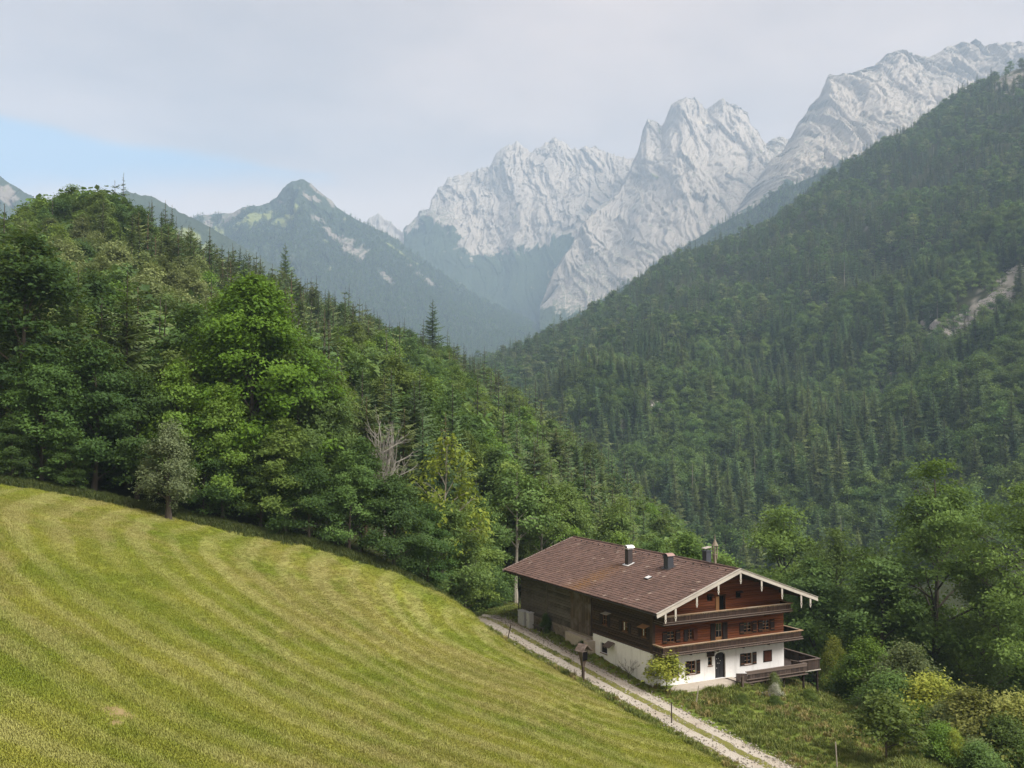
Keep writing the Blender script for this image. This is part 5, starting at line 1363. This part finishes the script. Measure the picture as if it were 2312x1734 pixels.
# ---- windows
def window(x0, x1, z0, z1, plane='y', depth=.10, curtains=True, bars=(1, 2), shut=None, shutm=W_SHUT, shutters=(True, True), sw=None, frame=W_SASH, name='window'):
    pt = (lambda x, y, z: (x, y, z)) if plane == 'y' else (lambda x, y, z: (y, x, z))
    def bx(b_, a0, a1, d0, d1, e0, e1, tone=.5):
        if plane == 'y': b_.box(a0, a1, d0, d1, e0, e1, tone)
        else: b_.box(d0, d1, a0, a1, e0, e1, tone)
        return b_
    g = bx(MB(), x0 + .002, x1 - .002, depth + .05, depth + .07, z0 + .002, z1 - .002).build(name, M_GLASS, house)
    f = MB(); t = .055
    bx(f, x0 + .003, x1 - .003, depth - .02, depth + .045, z0 + .003, z0 + t); bx(f, x0 + .003, x1 - .003, depth - .02, depth + .045, z1 - t, z1 - .003)
    bx(f, x0 + .003, x0 + t, depth - .02, depth + .045, z0 + t, z1 - t); bx(f, x1 - t, x1 - .003, depth - .02, depth + .045, z0 + t, z1 - t)
    f.build('frame', frame, g)
    s_ = MB(); nv_, nh_ = bars
    for i in range(1, nv_ + 1):
        xm = x0 + (x1 - x0) * i / (nv_ + 1); bx(s_, xm - .035, xm + .035, depth - .012, depth + .042, z0 + t + .001, z1 - t - .001)
    s_.build('mullion', frame, g) if nv_ else None
    s2 = MB()
    for i in range(1, nh_ + 1):
        zm = z0 + (z1 - z0) * i / (nh_ + 1); bx(s2, x0 + t + .001, x1 - t - .001, depth + .0, depth + .030, zm - .017, zm + .017)
    if nh_: s2.build('glazing_bar', W_RAIL if plane == 'y' else W_PEG, g)
    if curtains:
        for a0, a1 in ((x0 + t, x0 + (x1 - x0) * .24), (x1 - (x1 - x0) * .24, x1 - t)): bx(MB(), a0, a1, depth + .046, depth + .0495, z0 + (z1 - z0) * .1, z1 - t).build('curtain', M_CURT, g)
    bx(MB(), x0 - .05, x1 + .05, -.06, -.015, z0 - .06, z0 - .005).build('sill', W_SASH, g)
    w = sw or (x1 - x0) / 2
    for k, (on, xa) in enumerate(zip(shutters, (x0 - w - .02, x1 + .02))):
        if not on: continue
        s3 = bx(MB(), xa, xa + w, -.075, -.035, z0 - .03, z1 + .03).build('shutter', shutm, g)
        for zz_ in (z0 + .10, z1 - .16): bx(MB(), xa + .03, xa + w - .03, -.10, -.076, zz_, zz_ + .06).build('batten', W_SASH, s3)
    return g
window(3.60, 4.30, .57, 1.62, sw=.36, depth=.14, curtains=False); window(1.50, 2.15, .55, 1.60, sw=.34, depth=.14, curtains=False); window(9.34, 10.20, .70, 1.65, sw=.42, depth=.14, curtains=False)
window(5.53, 5.97, 1.03, 1.75, shutters=(False, False), curtains=False, bars=(0, 1), depth=.10)
MB().box(5.42, 6.12, -.13, -.004, 1.80, 2.10).box(5.36, 6.18, -.22, -.004, 2.103, 2.14).build('window_hood', W_BALC, house)
w_ = MB().box(11.42, 12.35, -.05, -.003, .70, 1.67).build('closed_shutters', W_SHUT, house)
for a0, a1 in ((11.50, 11.88), (11.895, 12.27)): MB().box(a0, a1, -.075, -.052, .77, 1.60).build('shutter_leaf', W_SHUTR, w_)
window(1.41, 2.24, 3.33, 4.22, sw=.44, curtains=False); window(3.42, 4.02, 3.33, 4.20, sw=.42, curtains=False, shutters=(False, False))
for x0, dp, mt in ((3.08, -.075, W_SHUT), (4.04, -.075, W_SHUTR)): MB().box(x0, x0 + .40, dp, -.03, 3.30, 4.22).build('shutter', mt, house)
window(9.31, 10.22, 3.35, 4.22, sw=.44, curtains=False); window(11.34, 12.19, 3.35, 4.22, sw=.44, curtains=False)
# balcony door: glazed above, pale panel below
bd = MB().box(6.36, 7.04, .08, .13, 2.76, 4.46).build('balcony_door', W_PALE, house)
MB().box(6.43, 6.97, .06, .078, 3.30, 4.38).build('door_pane', M_GLASS, bd); MB().box(6.675, 6.725, .04, .058, 3.30, 4.38).box(6.43, 6.672, .04, .058, 3.80, 3.84).box(6.728, 6.97, .04, .058, 3.80, 3.84).build('glazing_bar', W_PEG, bd)
MB().box(6.36, 7.04, .05, .078, 3.18, 3.27).build('door_rail', W_PALE, bd)
for x0 in (5.80, 7.08): MB().box(x0, x0 + .46, -.075, -.03, 2.80, 4.45).build('door_shutter', W_SHUT, house)
# attic: dark doorway with its leaf swung open, and two hatch holes with raised flaps
M_VOID = plain('painted_dark_interior', (.006, .005, .005), .9, .05)  # near-black colour stands for the unlit space inside the openings
ad = MB().box(6.72, 7.31, .12, .15, 5.31, 6.61).build('attic_doorway', M_VOID, house)
MB().box(6.36, 6.70, -.06, -.02, 5.25, 6.62).build('door_leaf', W_PALE, ad)
MB().box(6.66, 6.708, -.05, .10, 5.31, 6.66).box(7.322, 7.38, -.05, .10, 5.31, 6.66).box(6.60, 7.44, -.07, .10, 6.663, 6.76).build('door_frame', W_BALC, ad)
for a, c_, e, f in ((5.50, 6.05, 6.38, 6.82), (8.50, 9.08, 6.38, 6.88)):
    hh = MB().box(a + .004, c_ - .004, .12, .15, e + .004, f - .004).build('hatch_hole', M_VOID, house)
    MB().hexa([[xx, -.03 - q * (.28 if k else .24), f + .03 - q * .12 + k * .03] for k in (0, 1) for q in (0, 1) for xx in (a - .03, c_ + .03)]).build('hatch_flap', W_BALC, hh)
# front door, arched, with studs
dr = MB(); pts = [(6.29, -.09), (7.34, -.09), (7.34, 1.72)] + [(6.815 + math.cos(t) * .525, 1.72 + math.sin(t) * .29) for t in np.linspace(.15, math.pi - .15, 7)] + [(6.29, 1.72)]
door = dr.extr(pts, 'y', .16, .22).build('front_door', M_DOOR, house)
MB().box(6.29, 6.40, .10, .155, -.09, 1.80).box(7.23, 7.34, .10, .155, -.09, 1.80).build('door_frame', W_SHUT, door)
for x0, x1, z0, z1 in ((6.45, 6.78, .1, .75), (6.85, 7.18, .1, .75), (6.45, 6.78, .85, 1.65), (6.85, 7.18, .85, 1.65)): MB().box(x0, x1, .135, .158, z0, z1).build('door_panel', M_DOOR, door)
for x0, z0 in ((6.5, 1.48), (6.72, 1.5), (6.62, 1.12), (6.78, 1.10), (6.52, .72), (6.9, 1.3)): MB().extr([(x0 + math.cos(t) * .035, z0 + math.sin(t) * .035) for t in np.arange(6) * math.pi / 3], 'y', .11, .134).build('stud', M_ZINC, door)
arch = [(6.27, 1.72)] + [(6.815 + math.cos(t) * .545, 1.72 + math.sin(t) * .31) for t in np.linspace(math.pi - .05, .05, 9)] + [(7.36, 1.72)]
b = MB()
for (xa, za), (xb, zb) in zip(arch[:-1], arch[1:]):
    b.hexa([[xa, yy, zz] if q == 0 else [xb, yy, zz2] for yy in (.003, .15) for q, (zz, zz2) in ((0, (za, zb)), (1, (za, zb)))  for _ in (0,)] + [[xa, yy, 2.029] if q == 0 else [xb, yy, 2.029] for yy in (.003, .15) for q in (0, 1)])
b.build('door_arch', M_PLASTER, house)
# side wall: windows with open shutters, cellar window and its raised flap
for k, (a, c_, e, f) in enumerate(SO):
    window(a, c_, e, f, plane='x', depth=.06, curtains=k > 0, shutters=(False, False), bars=(1, 1))
    for aa in (a - .42, c_ + .02): MB().box(-.09, -.045, aa, aa + .40, e - .02, f + .02).build('shutter', W_SHUT, house)
MB().hexa([[-.02 - q * .55, yy, 4.72 - q * .18 + k * .035] for k in (0, 1) for q in (0, 1) for yy in (.35, 1.35)]).build('raised_flap', W_PALE, house)
MB().hexa([[-.02 - q * .50, yy, 4.78 - q * .10 + k * .035] for k in (0, 1) for q in (0, 1) for yy in (6.0, 6.9)]).build('raised_flap', W_WHITE, house)
window(6.66, 7.70, 1.20, 2.05, plane='x', depth=.16, curtains=False, shutters=(False, False), bars=(3, 1), frame=W_SHUT, name='cellar_window')
MB().hexa([[-.01 - q * .60, yy, 2.36 - q * .36 + k * .04] for k in (0, 1) for q in (0, 1) for yy in (5.45, 6.5)]).build('cellar_flap', W_EDGE, house)

# ---- balconies
def balcony(x0, x1, zf, zr, right_return=0.0):
    """floor at zf, rail top at zr, 1.4 m deep in front of the gable"""
    D = 1.40
    fl = MB().box(x0, x1, -D + .02, -.02, zf, zf + .06).build('balcony', W_BALC, house)
    runs = [('x', x0, x1, -D), ('y', -D + .06, -.10, x0)] + ([('y', -D + .06, right_return, x1)] if right_return else [('y', -D + .06, -.10, x1)])
    for ax_, a, c_, off in runs:
        sg = -1 if ax_ == 'x' else (-1 if off == x0 else 1)
        def bx(b_, u0, u1, o0, o1, z0, z1, tone=.5):
            lo_, hi_ = sorted((off + sg * o0, off + sg * o1))
            if ax_ == 'x': b_.box(u0, u1, lo_, hi_, z0, z1, tone)
            else: b_.box(lo_, hi_, u0, u1, z0, z1, tone)
            return b_
        e = .12 if ax_ == 'x' else 0
        bx(MB(), a - e, c_ + e, -.08, .13, zr - .05, zr).build('handrail', W_RAIL, fl)
        pegs, bd_ = MB(), MB()
        for u in np.arange(a + .02, c_ - .04, .105):
            bx(pegs, u, u + .062, .012, .045, zr - .155, zr - .055, rh_.random())
            bx(bd_, u - .02, u + .078, -.02 + .006 * rh_.random(), .010, zf + .12, zr - .052, rh_.random())
        pegs.build('peg_row', W_PEG, fl, kind='stuff'); bd_.build('baluster_boards', W_BALC, fl, kind='stuff')
        bx(MB(), a - e, c_ + e, .015, .075, zf + .10, zf + .155).build('moulding', W_EDGE, fl)
        bx(MB(), a - e * .7, c_ + e * .7, -.05, .03, zf + .002, zf + .098).build('fascia', W_BALC, fl)
        bx(MB(), a - e * 1.1, c_ + e * 1.1, .032, .12, zf - .06, zf - .005).build('moulding', W_EDGE, fl)
        sc_ = MB()
        for u in np.arange(a, c_ - .1, .16): bx(sc_, u, u + .12, -.02, .02, zf - .15, zf - .062, rh_.random())
        sc_.build('scalloped_trim', W_BALC, fl, kind='stuff')
    for u in np.linspace(x0 + .06, min(x1, WD) - .16, 6): MB().box(u, u + .16, -1.30, -.02, zf - .24, zf - .004).build('bracket', W_BALC, fl)
    for u in (x0 + .02, x1 - .12): MB().box(u, u + .10, -D + .02, -D + .12, zf + .061, zr - .052).build('corner_post', W_BALC, fl)
    return fl
B1_ = balcony(.02, 14.42, 2.70, 3.40, 9.0)
MB().box(WD + .01, 14.40, -.015, 9.0, 2.70, 2.76).build('side_floor', W_BALC, B1_)
for y in (.2, 2.5, 5, 7.5): MB().box(WD + .005, 14.3, y, y + .16, 2.45, 2.697).build('bracket', W_BALC, B1_)
balcony(.14, 13.26, 5.14, 5.80)
# ---- terrace on posts by the right corner
tr_ = MB().box(WD + .02, 16.6, -1.22, 4.6, -.16, -.06).box(8.1, WD + .016, -1.72, -.02, -.30, -.20).box(WD + .018, 14.5, -1.72, -1.23, -.30, -.20).build('terrace', W_GREY, house)
def boards(x0, y0, x1, y1, z0, z1, wdt=.15, par=tr_):
    n = max(int(math.hypot(x1 - x0, y1 - y0) / wdt), 1); dx, dy = (x1 - x0) / n, (y1 - y0) / n; L = math.hypot(dx, dy); ux_, uy_ = dx / L, dy / L
    for i in range(n):
        ax0, ay0 = x0 + dx * i, y0 + dy * i; ln = L * .93; t = .016
        MB().hexa([[ax0 + ux_ * q - uy_ * s_, ay0 + uy_ * q + ux_ * s_, zz] for zz in (z0 + .02 * rh_.random(), z1) for s_ in (-t, t) for q in (0, ln)], rh_.random()).build('board', W_GREY, par)
def rail(x0, y0, x1, y1, z, mat, w=.09, h=.05, name='rail', par=tr_):
    L = math.hypot(x1 - x0, y1 - y0); ux_, uy_ = (x1 - x0) / L, (y1 - y0) / L
    MB().hexa([[x0 + ux_ * q - uy_ * s_, y0 + uy_ * q + ux_ * s_, zz] for zz in (z, z + h) for s_ in (-w, w) for q in (-.06, L + .06)]).build(name, mat, par)
boards(14.5, -1.25, 16.6, -1.25, -.15, .70); rail(14.3, -1.25, 16.6, -1.25, .70, W_EDGE)
boards(16.6, -1.2, 16.6, 4.6, -.15, .70, .2); rail(16.6, -1.2, 16.6, 4.6, .70, W_EDGE)
rail(14.5, -1.28, 16.62, -1.28, -.24, W_WHITE, .03, .07)
rail(8.1, -1.75, 14.55, -1.75, .60, W_EDGE, .10, .06); rail(8.15, -1.80, 14.55, -1.80, .40, W_EDGE, .025, .19)
boards(8.2, -1.74, 14.5, -1.74, -.18, .40, .26); rail(8.1, -1.82, 14.6, -1.82, -.02, W_EDGE, .05, .05); rail(8.3, -1.84, 14.6, -1.84, -.26, W_EDGE, .06, .06)
rail(14.52, -1.7, 14.2, -.35, .62, W_EDGE, .06, .05); boards(14.52, -1.7, 14.2, -.35, -.15, .62, .2)
# stair cheek at the left end, and dark boarding below the walk
MB().hexa([[xx, -1.80 + dy, z0 if k == 0 else z0 + .62] for k in (0, 1) for dy in (0, .06) for xx, z0 in ((7.0, .02), (8.1, -.10))]).build('stair_cheek', W_GREY, tr_)
MB().hexa([[xx, -1.82 + dy, z0 if k == 0 else z0 + .12] for k in (0, 1) for dy in (0, .10) for xx, z0 in ((7.3, .0), (9.4, -.75))]).build('stair_cheek', W_EDGE, tr_)
MB().box(8.3, 11.3, -1.70, -1.60, -1.4, -.31).build('underboarding', W_SHUT, tr_)
for i in range(4): MB().box(7.15 + .25 * i, 7.42 + .25 * i, -1.70, -.10, -.45 - .0 * i, -.12 - .08 * i).build('step', W_GREY, tr_)
for (x, y) in ((16.45, -1.1), (16.45, 4.4), (14.4, -1.6), (14.4, 4.4), (12.2, -1.6)):
    gp = hw(x, y); gz_ = float(ground(np.array([gp[0]]), np.array([gp[1]]))[0]) - HO[2]
    MB().box(x - .07, x + .07, y - .07, y + .07, gz_ - .3, -.165 if x > 14.45 else -.305).build('post', W_SHUT, tr_)
for x, s_ in ((14.4, -1), (16.45, -1)):
    MB().hexa([[x + s_ * q * .75 + c1, -1.05 if x > 15 else -1.6, -1.05 + q * .80 + c1 * 0 + k * .09] if True else 0 for k in (0, 1) for c1 in (0, .07) for q in (0, 1)]).build('brace', W_SHUT, tr_)
# concrete apron before the door
gpts = MB().box(.9, 8.0, -1.55, -.005, -.75, -.13).build('concrete_apron', M_CONC, house)
# timber steps and planks below
# ------------------------------------------------------------------ small things about the house
def g_at(px, d):
    x = (px - CX) / FPX * d * .9992; return x, d, float(ground(np.array([x]), np.array([d]))[0])
def h_ground(x, y):
    p = hw(x, y); return p[0], p[1], float(ground(np.array([p[0]]), np.array([p[1]]))[0])
# wayside shrine
x, y, z = g_at(1315, 80.6)
s = empty('wayside_shrine', (x, y, z - .05), math.radians(40), label='grey wooden wayside shrine with shingled roof beside the gravel road', category='shrine')
MB().box(-.09, .09, -.08, .08, -.3, 1.55).build('post', W_GREY, s)
MB().hexa([[a * (.10 if k == 0 else .34), b_ * (.09 if k == 0 else .24), 1.2 if k == 0 else 2.5] for k in (0, 1) for b_ in (-1, 1) for a in (-1, 1)]).build('box', W_PLANK, s)
MB().box(-.24, .24, -.262, -.243, 1.75, 2.42).build('niche', M_VOID, s)  # flat near-black sheet painted in place of the niche's shade
for sg in (-1, 1):
    rf = MB().hexa([[sg * q, b_, 2.98 - .95 * q + k] for k in (0, .05) for b_ in (-.50, .45) for q in (0, .55)]).build('roof', W_EDGE, s)
    for i in range(4):
        for j in range(5):
            q0 = .02 + i * .135; MB().hexa([[sg * q, -.50 + j * .19 + dd, 3.035 - .95 * q + k + (.018 if q > q0 else .0)] for k in (0, .02) for dd in (.004, .182) for q in (q0, q0 + .16)], rh_.random()).build('shingle', M_SHING if 'M_SHING' in globals() else W_EDGE, rf)
# two grey electric cabinets at the far end of the house
for (yy, xx, w, dp, h, lab) in ((20.3, -.95, 1.25, .5, 1.45, 'light grey electric cabinet at the far house corner, left of two'), (18.75, -1.0, .62, .5, 1.55, 'light grey narrow electric cabinet at the far house corner, right of two')):
    gx_, gy_, gz_ = h_ground(xx, yy)
    e = empty('electric_cabinet', (gx_, gy_, gz_ - .05), HA, label=lab, category='cabinet')
    MB().box(-dp / 2, dp / 2, -w / 2, w / 2, -.2, .12).build('plinth', M_CONC, e)
    MB().box(-dp / 2 + .01, dp / 2 - .01, -w / 2 + .01, w / 2 - .01, .121, h - .06).build('housing', M_GREYBOX, e)
    MB().hexa([[a, b_, h - .058 + k * .05 + (.04 if a > 0 else 0)] for k in (0, 1) for b_ in (-w / 2 - .04, w / 2 + .04) for a in (-dp / 2 - .05, dp / 2 + .05)]).build('lid', M_GREYBOX, e)
    MB().box(-dp / 2 - .008, -dp / 2 + .009, -w / 2 + .06, w / 2 - .06, .18, h - .12).build('door', M_GREYBOX, e)
    MB().box(-dp / 2 - .03, -dp / 2 - .009, w / 2 - .16, w / 2 - .12, h * .5, h * .5 + .14).build('handle', M_METAL, e)
# old boards leaning at the barn wall
for i, (yy, tilt) in enumerate(((16.9, .35), (17.6, .28))):
    gx_, gy_, gz_ = h_ground(-.75, yy)
    e = empty('log_bench', (gx_, gy_, gz_), HA, label='low grey plank seat by the barn wall, %s of two' % ('nearer' if i == 0 else 'farther'), category='bench')
    MB().box(-.22, .22, -.7, .7, .38, .46).build('seat', W_BARN, e)
    for a in (-.5, .5): MB().box(-.16, .16, a - .09, a + .09, -.1, .378).build('leg', W_BARN, e)
# stakes
M_STAKE = wood_mat('pale_stake', (.36, .31, .25), (.55, .50, .42), 'z')
for px, d, h, mt, tx, lab in ((1146, 91.6, 1.35, W_BALC, .22, 'thin leaning dark fence stake where the road bends'), (1512, 72.6, 1.45, W_GREY, 0, 'thin grey fence stake on the near side of the gravel road'),
                              (1566, 76.6, 1.5, M_STAKE, .16, 'thin pale stake leaning in the grass before the gable'), (1880, 67.2, 1.75, M_STAKE, -.05, 'weathered pale fence post in the grass near the bottom edge')):
    x, y, z = g_at(px, d)
    o = MB().extr([(math.cos(t) * .045, math.sin(t) * .045) for t in np.arange(6) * math.pi / 3], 'z', -.25, h).extr([(math.cos(t) * .03, math.sin(t) * .03) for t in np.arange(6) * math.pi / 3], 'z', h + .001, h + .07).build('fence_stake', mt, None, label=lab, category='stake')
    o.location = (x, y, z); o.rotation_euler = (0, tx, 0)
# wooden tap post before the door
x, y, z = h_ground(7.2, -2.3)
o = MB().box(-.09, .09, -.09, .09, -.3, .95).extr([(-.12, .951), (.12, .951), (0, 1.08)], 'y', -.11, .11).build('wooden_post', W_PLANK, None, label='short thick wooden post on the apron before the front door', category='post'); o.location = (x, y, z); o.rotation_euler = (0, 0, HA)
# stacked weathered planks below the terrace
for i, (hx_0, hy_0, rz_) in enumerate(((8.9, -3.2, .05), (8.7, -3.5, -.08))):
    x, y, z = h_ground(hx_0, hy_0)
    e = empty('plank_pile', (x, y, z), HA + rz_, label='%s grey weathered plank stack in the grass below the terrace' % ('rear' if i == 0 else 'front'), category='planks')
    for k in range(3): MB().box(-1.1 + .1 * k, 1.1 - .05 * k, -.14, .14, .02 + k * .075, .085 + k * .075, rh_.random()).build('plank', W_BARN, e)
# trees and shrubs by the house
x, y, z = h_ground(.55, -1.1)
tree('garden_tree', 'sapling', (x, y, z), rz=2.1, rh=3.5 / HEIGHT['sapling'], leaf=L_YELLOW, wide=1.25, label='small yellow-green tree in front of the white gable corner', category='tree')
x, y, z = h_ground(-.75, 2.3)
tree('dead_shrub', 'dead_low', (x, y, z), rz=1., rh=1.7 / HEIGHT['dead_low'], label='leafless little shrub against the white side wall', category='shrub')
x, y, z = h_ground(9.6, -3.4)
tree('flowering_bush', 'bush_b', (x, y, z - .3), rz=1., rh=1.5 / HEIGHT['bush_b'], wide=.8, leaf=leaf_mat('white_blossom', (.16, .20, .08), (.78, .76, .66), (.6, .6, .5)), label='white flowering bush below the terrace', category='bush')
x, y, z = h_ground(10.3, -2.6)
tree('leafy_bush', 'bush_b', (x, y, z), rz=3., rh=1.75 / HEIGHT['bush_b'], leaf=L_PALE, wide=.7, label='fresh green bush growing up before the terrace rail', category='bush')
for k, (a, b_, h, lab) in enumerate(((5.2, -4.6, .9, 'low ochre shrub in the grass below the apron, left of two'), (8.0, -5.2, 1.0, 'low ochre shrub in the grass below the apron, right of two'), (12.5, -4.2, 1.2, 'brownish low shrub under the terrace'), (-.5, 16.5, 2.1, 'climbing green shrub on the barn wall'), (-.6, 9.6, 1.2, 'dark weeds at the ramp by the white wall'))):
    x, y, z = h_ground(a, b_)
    tree('low_shrub', 'bush_b', (x, y, z - .1), rz=k * 1.3, rh=h / HEIGHT['bush_b'], leaf=L_OLIVE if k < 3 else L_DARK, wide=1.3 if k != 3 else .6, label=lab, category='shrub')

# ------------------------------------------------------------------ rough grass of the verges and the garden
tg = np.random.default_rng(77)
def tuft(name, seed, h, w, n, mat):
    r = np.random.default_rng(seed); V, F, T_ = [], [], []
    for i in range(n):
        a = r.random() * 6.28; l = h * (.6 + .7 * r.random()); p = np.array([r.normal() * w * .35, r.normal() * w * .35, 0]); d = np.array([math.cos(a), math.sin(a), 0]) * l * (.25 + .4 * r.random())
        sd = np.array([-math.sin(a), math.cos(a), 0]) * (.012 + .02 * r.random()) * (h / .3) ** .5; k = len(V)
        V += [p - sd, p + sd, p + d * .45 + [0, 0, l * .62] + sd * .8, p + d * .45 + [0, 0, l * .62] - sd * .8, p + d + [0, 0, l * .92]]
        F += [[k, k + 1, k + 2, k + 3]]; F += [[k + 3, k + 2, k + 4, k + 4]]; tn_ = r.random(); T_ += [tn_ * .5, tn_ * .5, tn_, tn_, tn_]
    F4 = np.array([f for f in F if f[2] != f[3]]); F3 = np.array([f[:3] for f in F if f[2] == f[3]])
    me = np_mesh(name, np.array(V), [F4, F3], {'tone': np.array(T_)}, False, [mat])
    o = bpy.data.objects.new(name, me); gprotos.objects.link(o); return o
gprotos = bpy.data.collections.new('grass_shapes')
G1 = leaf_mat('rough_grass', (.065, .110, .016), (.19, .235, .050), (.24, .24, .065), .6, .25)
G2 = leaf_mat('dry_grass', (.13, .125, .035), (.32, .27, .11), (.34, .25, .10), .5, .25)
_g = Mat('mown_grass', .8, .15); mead_c = meadow_nodes(_g, None)[0]; _g.color(_g.mix(_g.math('MULTIPLY', _g.attr('tone'), .5), mead_c, _g.mix(1.0, mead_c, (1.25, 1.2, 1.15), 'MULTIPLY'))); G3 = _g.m
for i in range(3): tuft('g%02d' % i, 300 + i, .34, .42, 34, G1)
tuft('g03', 310, .38, .40, 26, G2)
G4 = leaf_mat('dark_green_weeds', (.025, .045, .010), (.085, .115, .025), (.10, .11, .03), .5, .2)  # darker green weeds for the fringe along the wood
for i in range(2): tuft('g%02d' % (6 + i), 340 + i, .5, .5, 30, G4)
for i in range(2): tuft('g%02d' % (4 + i), 320 + i, .07, .42, 40, G3)
def scatter(name, pts, scl, idx, label):
    old = globals()['protos']; globals()['protos'] = gprotos
    o = forest(name, pts, tg.random(len(pts)) * 6.28, scl, idx, label); o['category'] = 'grass'; globals()['protos'] = old; return o
n_ = 60000
X_ = tg.uniform(-12, 75, n_); Y_ = tg.uniform(56, 118, n_); p_ = px_of(X_, Y_)
dd, _ = road_dist(X_, Y_); e_ = np.interp(p_, _rpx[_o], RC[_o, 1], left=200, right=30)
hx, hy = to_house(X_, Y_)
ok = (Y_ > e_) & (p_ > 1060) & (p_ < 2420) & (Y_ < forest_edge(p_) + 3) & (dd > 1.62) & ~((hx > -.1) & (hx < 13.9) & (hy > -.0) & (hy < 23)) & ~((hx > .7) & (hx < 8.2) & (hy > -1.7) & (hy < .1))
ok |= (dd > 1.5) & (dd < 2.6) & (p_ < 2420) & ~((hx > -.1) & (hx < 13.9) & (hy > 0)) & (tg.random(n_) < .9)
ok |= (dd < .32) & (tg.random(n_) < .75)
X_, Y_, dd, hx, hy = X_[ok], Y_[ok], dd[ok], hx[ok], hy[ok]
sc = np.where(dd < .4, .45, np.where(dd < 2.2, .5, .75)) * (.6 + .7 * tg.random(len(X_))); sc = np.where((hx < .2) & (hx > -3), sc * .6, sc)
sc *= .7 + .8 * np.clip(fbm(X_ / 3, Y_ / 3, 0, 2, 8) + .5, 0, 1)
scatter('grass', np.stack([X_, Y_, ground(X_, Y_) + .0], -1), sc, np.where(tg.random(len(X_)) + fbm(X_ / 5, Y_ / 5, 0, 2, 19) > .92, 3, tg.integers(0, 3, len(X_))), 'rough unmown grass of the garden and the road verges')
# fringe of weeds under the wood edge
n_ = 16000
P_ = tg.uniform(-60, 1090, n_); D_ = forest_edge(P_) + tg.normal(size=n_) * .7 + 1.0; X_ = (P_ - CX) / FPX * D_
scatter('grass', np.stack([X_, D_, ground(X_, D_)], -1), .35 + .6 * tg.random(n_) ** 2, tg.integers(6, 8, n_), 'weeds and tall grass along the edge of the wood')
# the mown sward
n_ = 150000
P_ = tg.uniform(-120, 1780, n_); D_ = np.exp(tg.uniform(math.log(28), math.log(96), n_)); X_ = (P_ - CX) / FPX * D_
e_ = np.interp(P_, _rpx[_o], RC[_o, 1], left=200, right=30); dd, _ = road_dist(X_, D_)
ok = (D_ < forest_edge(P_)) & (dd > 1.9) & ((D_ < e_) | (P_ < 1040))
X_, D_ = X_[ok], D_[ok]
bz_ = np.zeros(len(X_))
for bx, by, br, hi in BARE: bz_ = np.maximum(bz_, np.exp(-(((X_ - bx) / br) ** 2 + ((D_ - by) / (br * 1.4)) ** 2)) * hi)
ok = bz_ + .5 * fbm(X_ / 1.2, D_ / 1.2, 0, 3, 3) + .5 * (tg.random(len(X_)) - .5) < .62
X_, D_ = X_[ok], D_[ok]
scatter('grass', np.stack([X_, D_, ground(X_, D_) - .01], -1), .55 + .8 * tg.random(len(X_)), tg.integers(4, 6, len(X_)), 'short mown grass of the striped hillside meadow')

# loose stones on the road and its edges
peb = Mat('loose_limestone', .95, .1); peb.color(peb.mix(peb.rand(), (.18, .16, .13), (.40, .37, .32)))
for k in range(2):
    A = Acc(); r = np.random.default_rng(400 + k); u = np.array([[0, 0, 1], [1, 0, .1], [.3, .95, 0], [-.8, .6, .1], [-.8, -.6, 0], [.3, -.95, .1], [0, 0, -.7]]) * (.7 + .6 * r.random((7, 1))) * .06
    A.add(u, np.array([[0, 1, 2], [0, 2, 3], [0, 3, 4], [0, 4, 5], [0, 5, 1], [6, 2, 1], [6, 3, 2], [6, 4, 3], [6, 5, 4], [6, 1, 5]])); o = bpy.data.objects.new('g%02d' % (8 + k), A.mesh('g%02d' % (8 + k), [peb.m])); gprotos.objects.link(o)
n_ = 4500; k_ = tg.integers(0, len(RC), n_); off = np.where(tg.random(n_) < .35, tg.normal(size=n_) * .25, np.sign(tg.normal(size=n_)) * (1.35 + .3 * tg.normal(size=n_)))
X_ = RC[k_, 0] + nor[k_, 0] * off + tg.normal(size=n_) * .1; Y_ = RC[k_, 1] + nor[k_, 1] * off + tg.normal(size=n_) * .1
o = scatter('gravel', np.stack([X_, Y_, ground(X_, Y_, False) + .07], -1), .4 + 1.1 * tg.random(n_) ** 2, tg.integers(8, 10, n_), 'loose pale stones along the wheel tracks of the road'); o['category'] = 'gravel'
# ------------------------------------------------------------------ the air of the valley
V = np.array([[x, y, z] for z in (-260, 2000) for y in (-400, 7050) for x in (-5200, 6200)], float)
me = np_mesh('haze', V, [np.array([[0,2,3,1],[4,5,7,6],[0,1,5,4],[2,6,7,3],[0,4,6,2],[1,3,7,5]])])
hm = bpy.data.materials.new('valley_haze'); hm.use_nodes = True; ht = hm.node_tree; ht.nodes.clear()
ho = ht.nodes.new('ShaderNodeOutputMaterial'); hv = ht.nodes.new('ShaderNodeVolumePrincipled')
hv.inputs['Density'].default_value = 1.38e-4; hv.inputs['Color'].default_value = (0.57, 0.77, 0.99, 1); hv.inputs['Anisotropy'].default_value = 0.0
ht.links.new(hv.outputs[0], ho.inputs['Volume'])
me.materials.append(hm)
link('haze', me, kind='stuff', label='thin blue haze filling the valley air', category='haze')
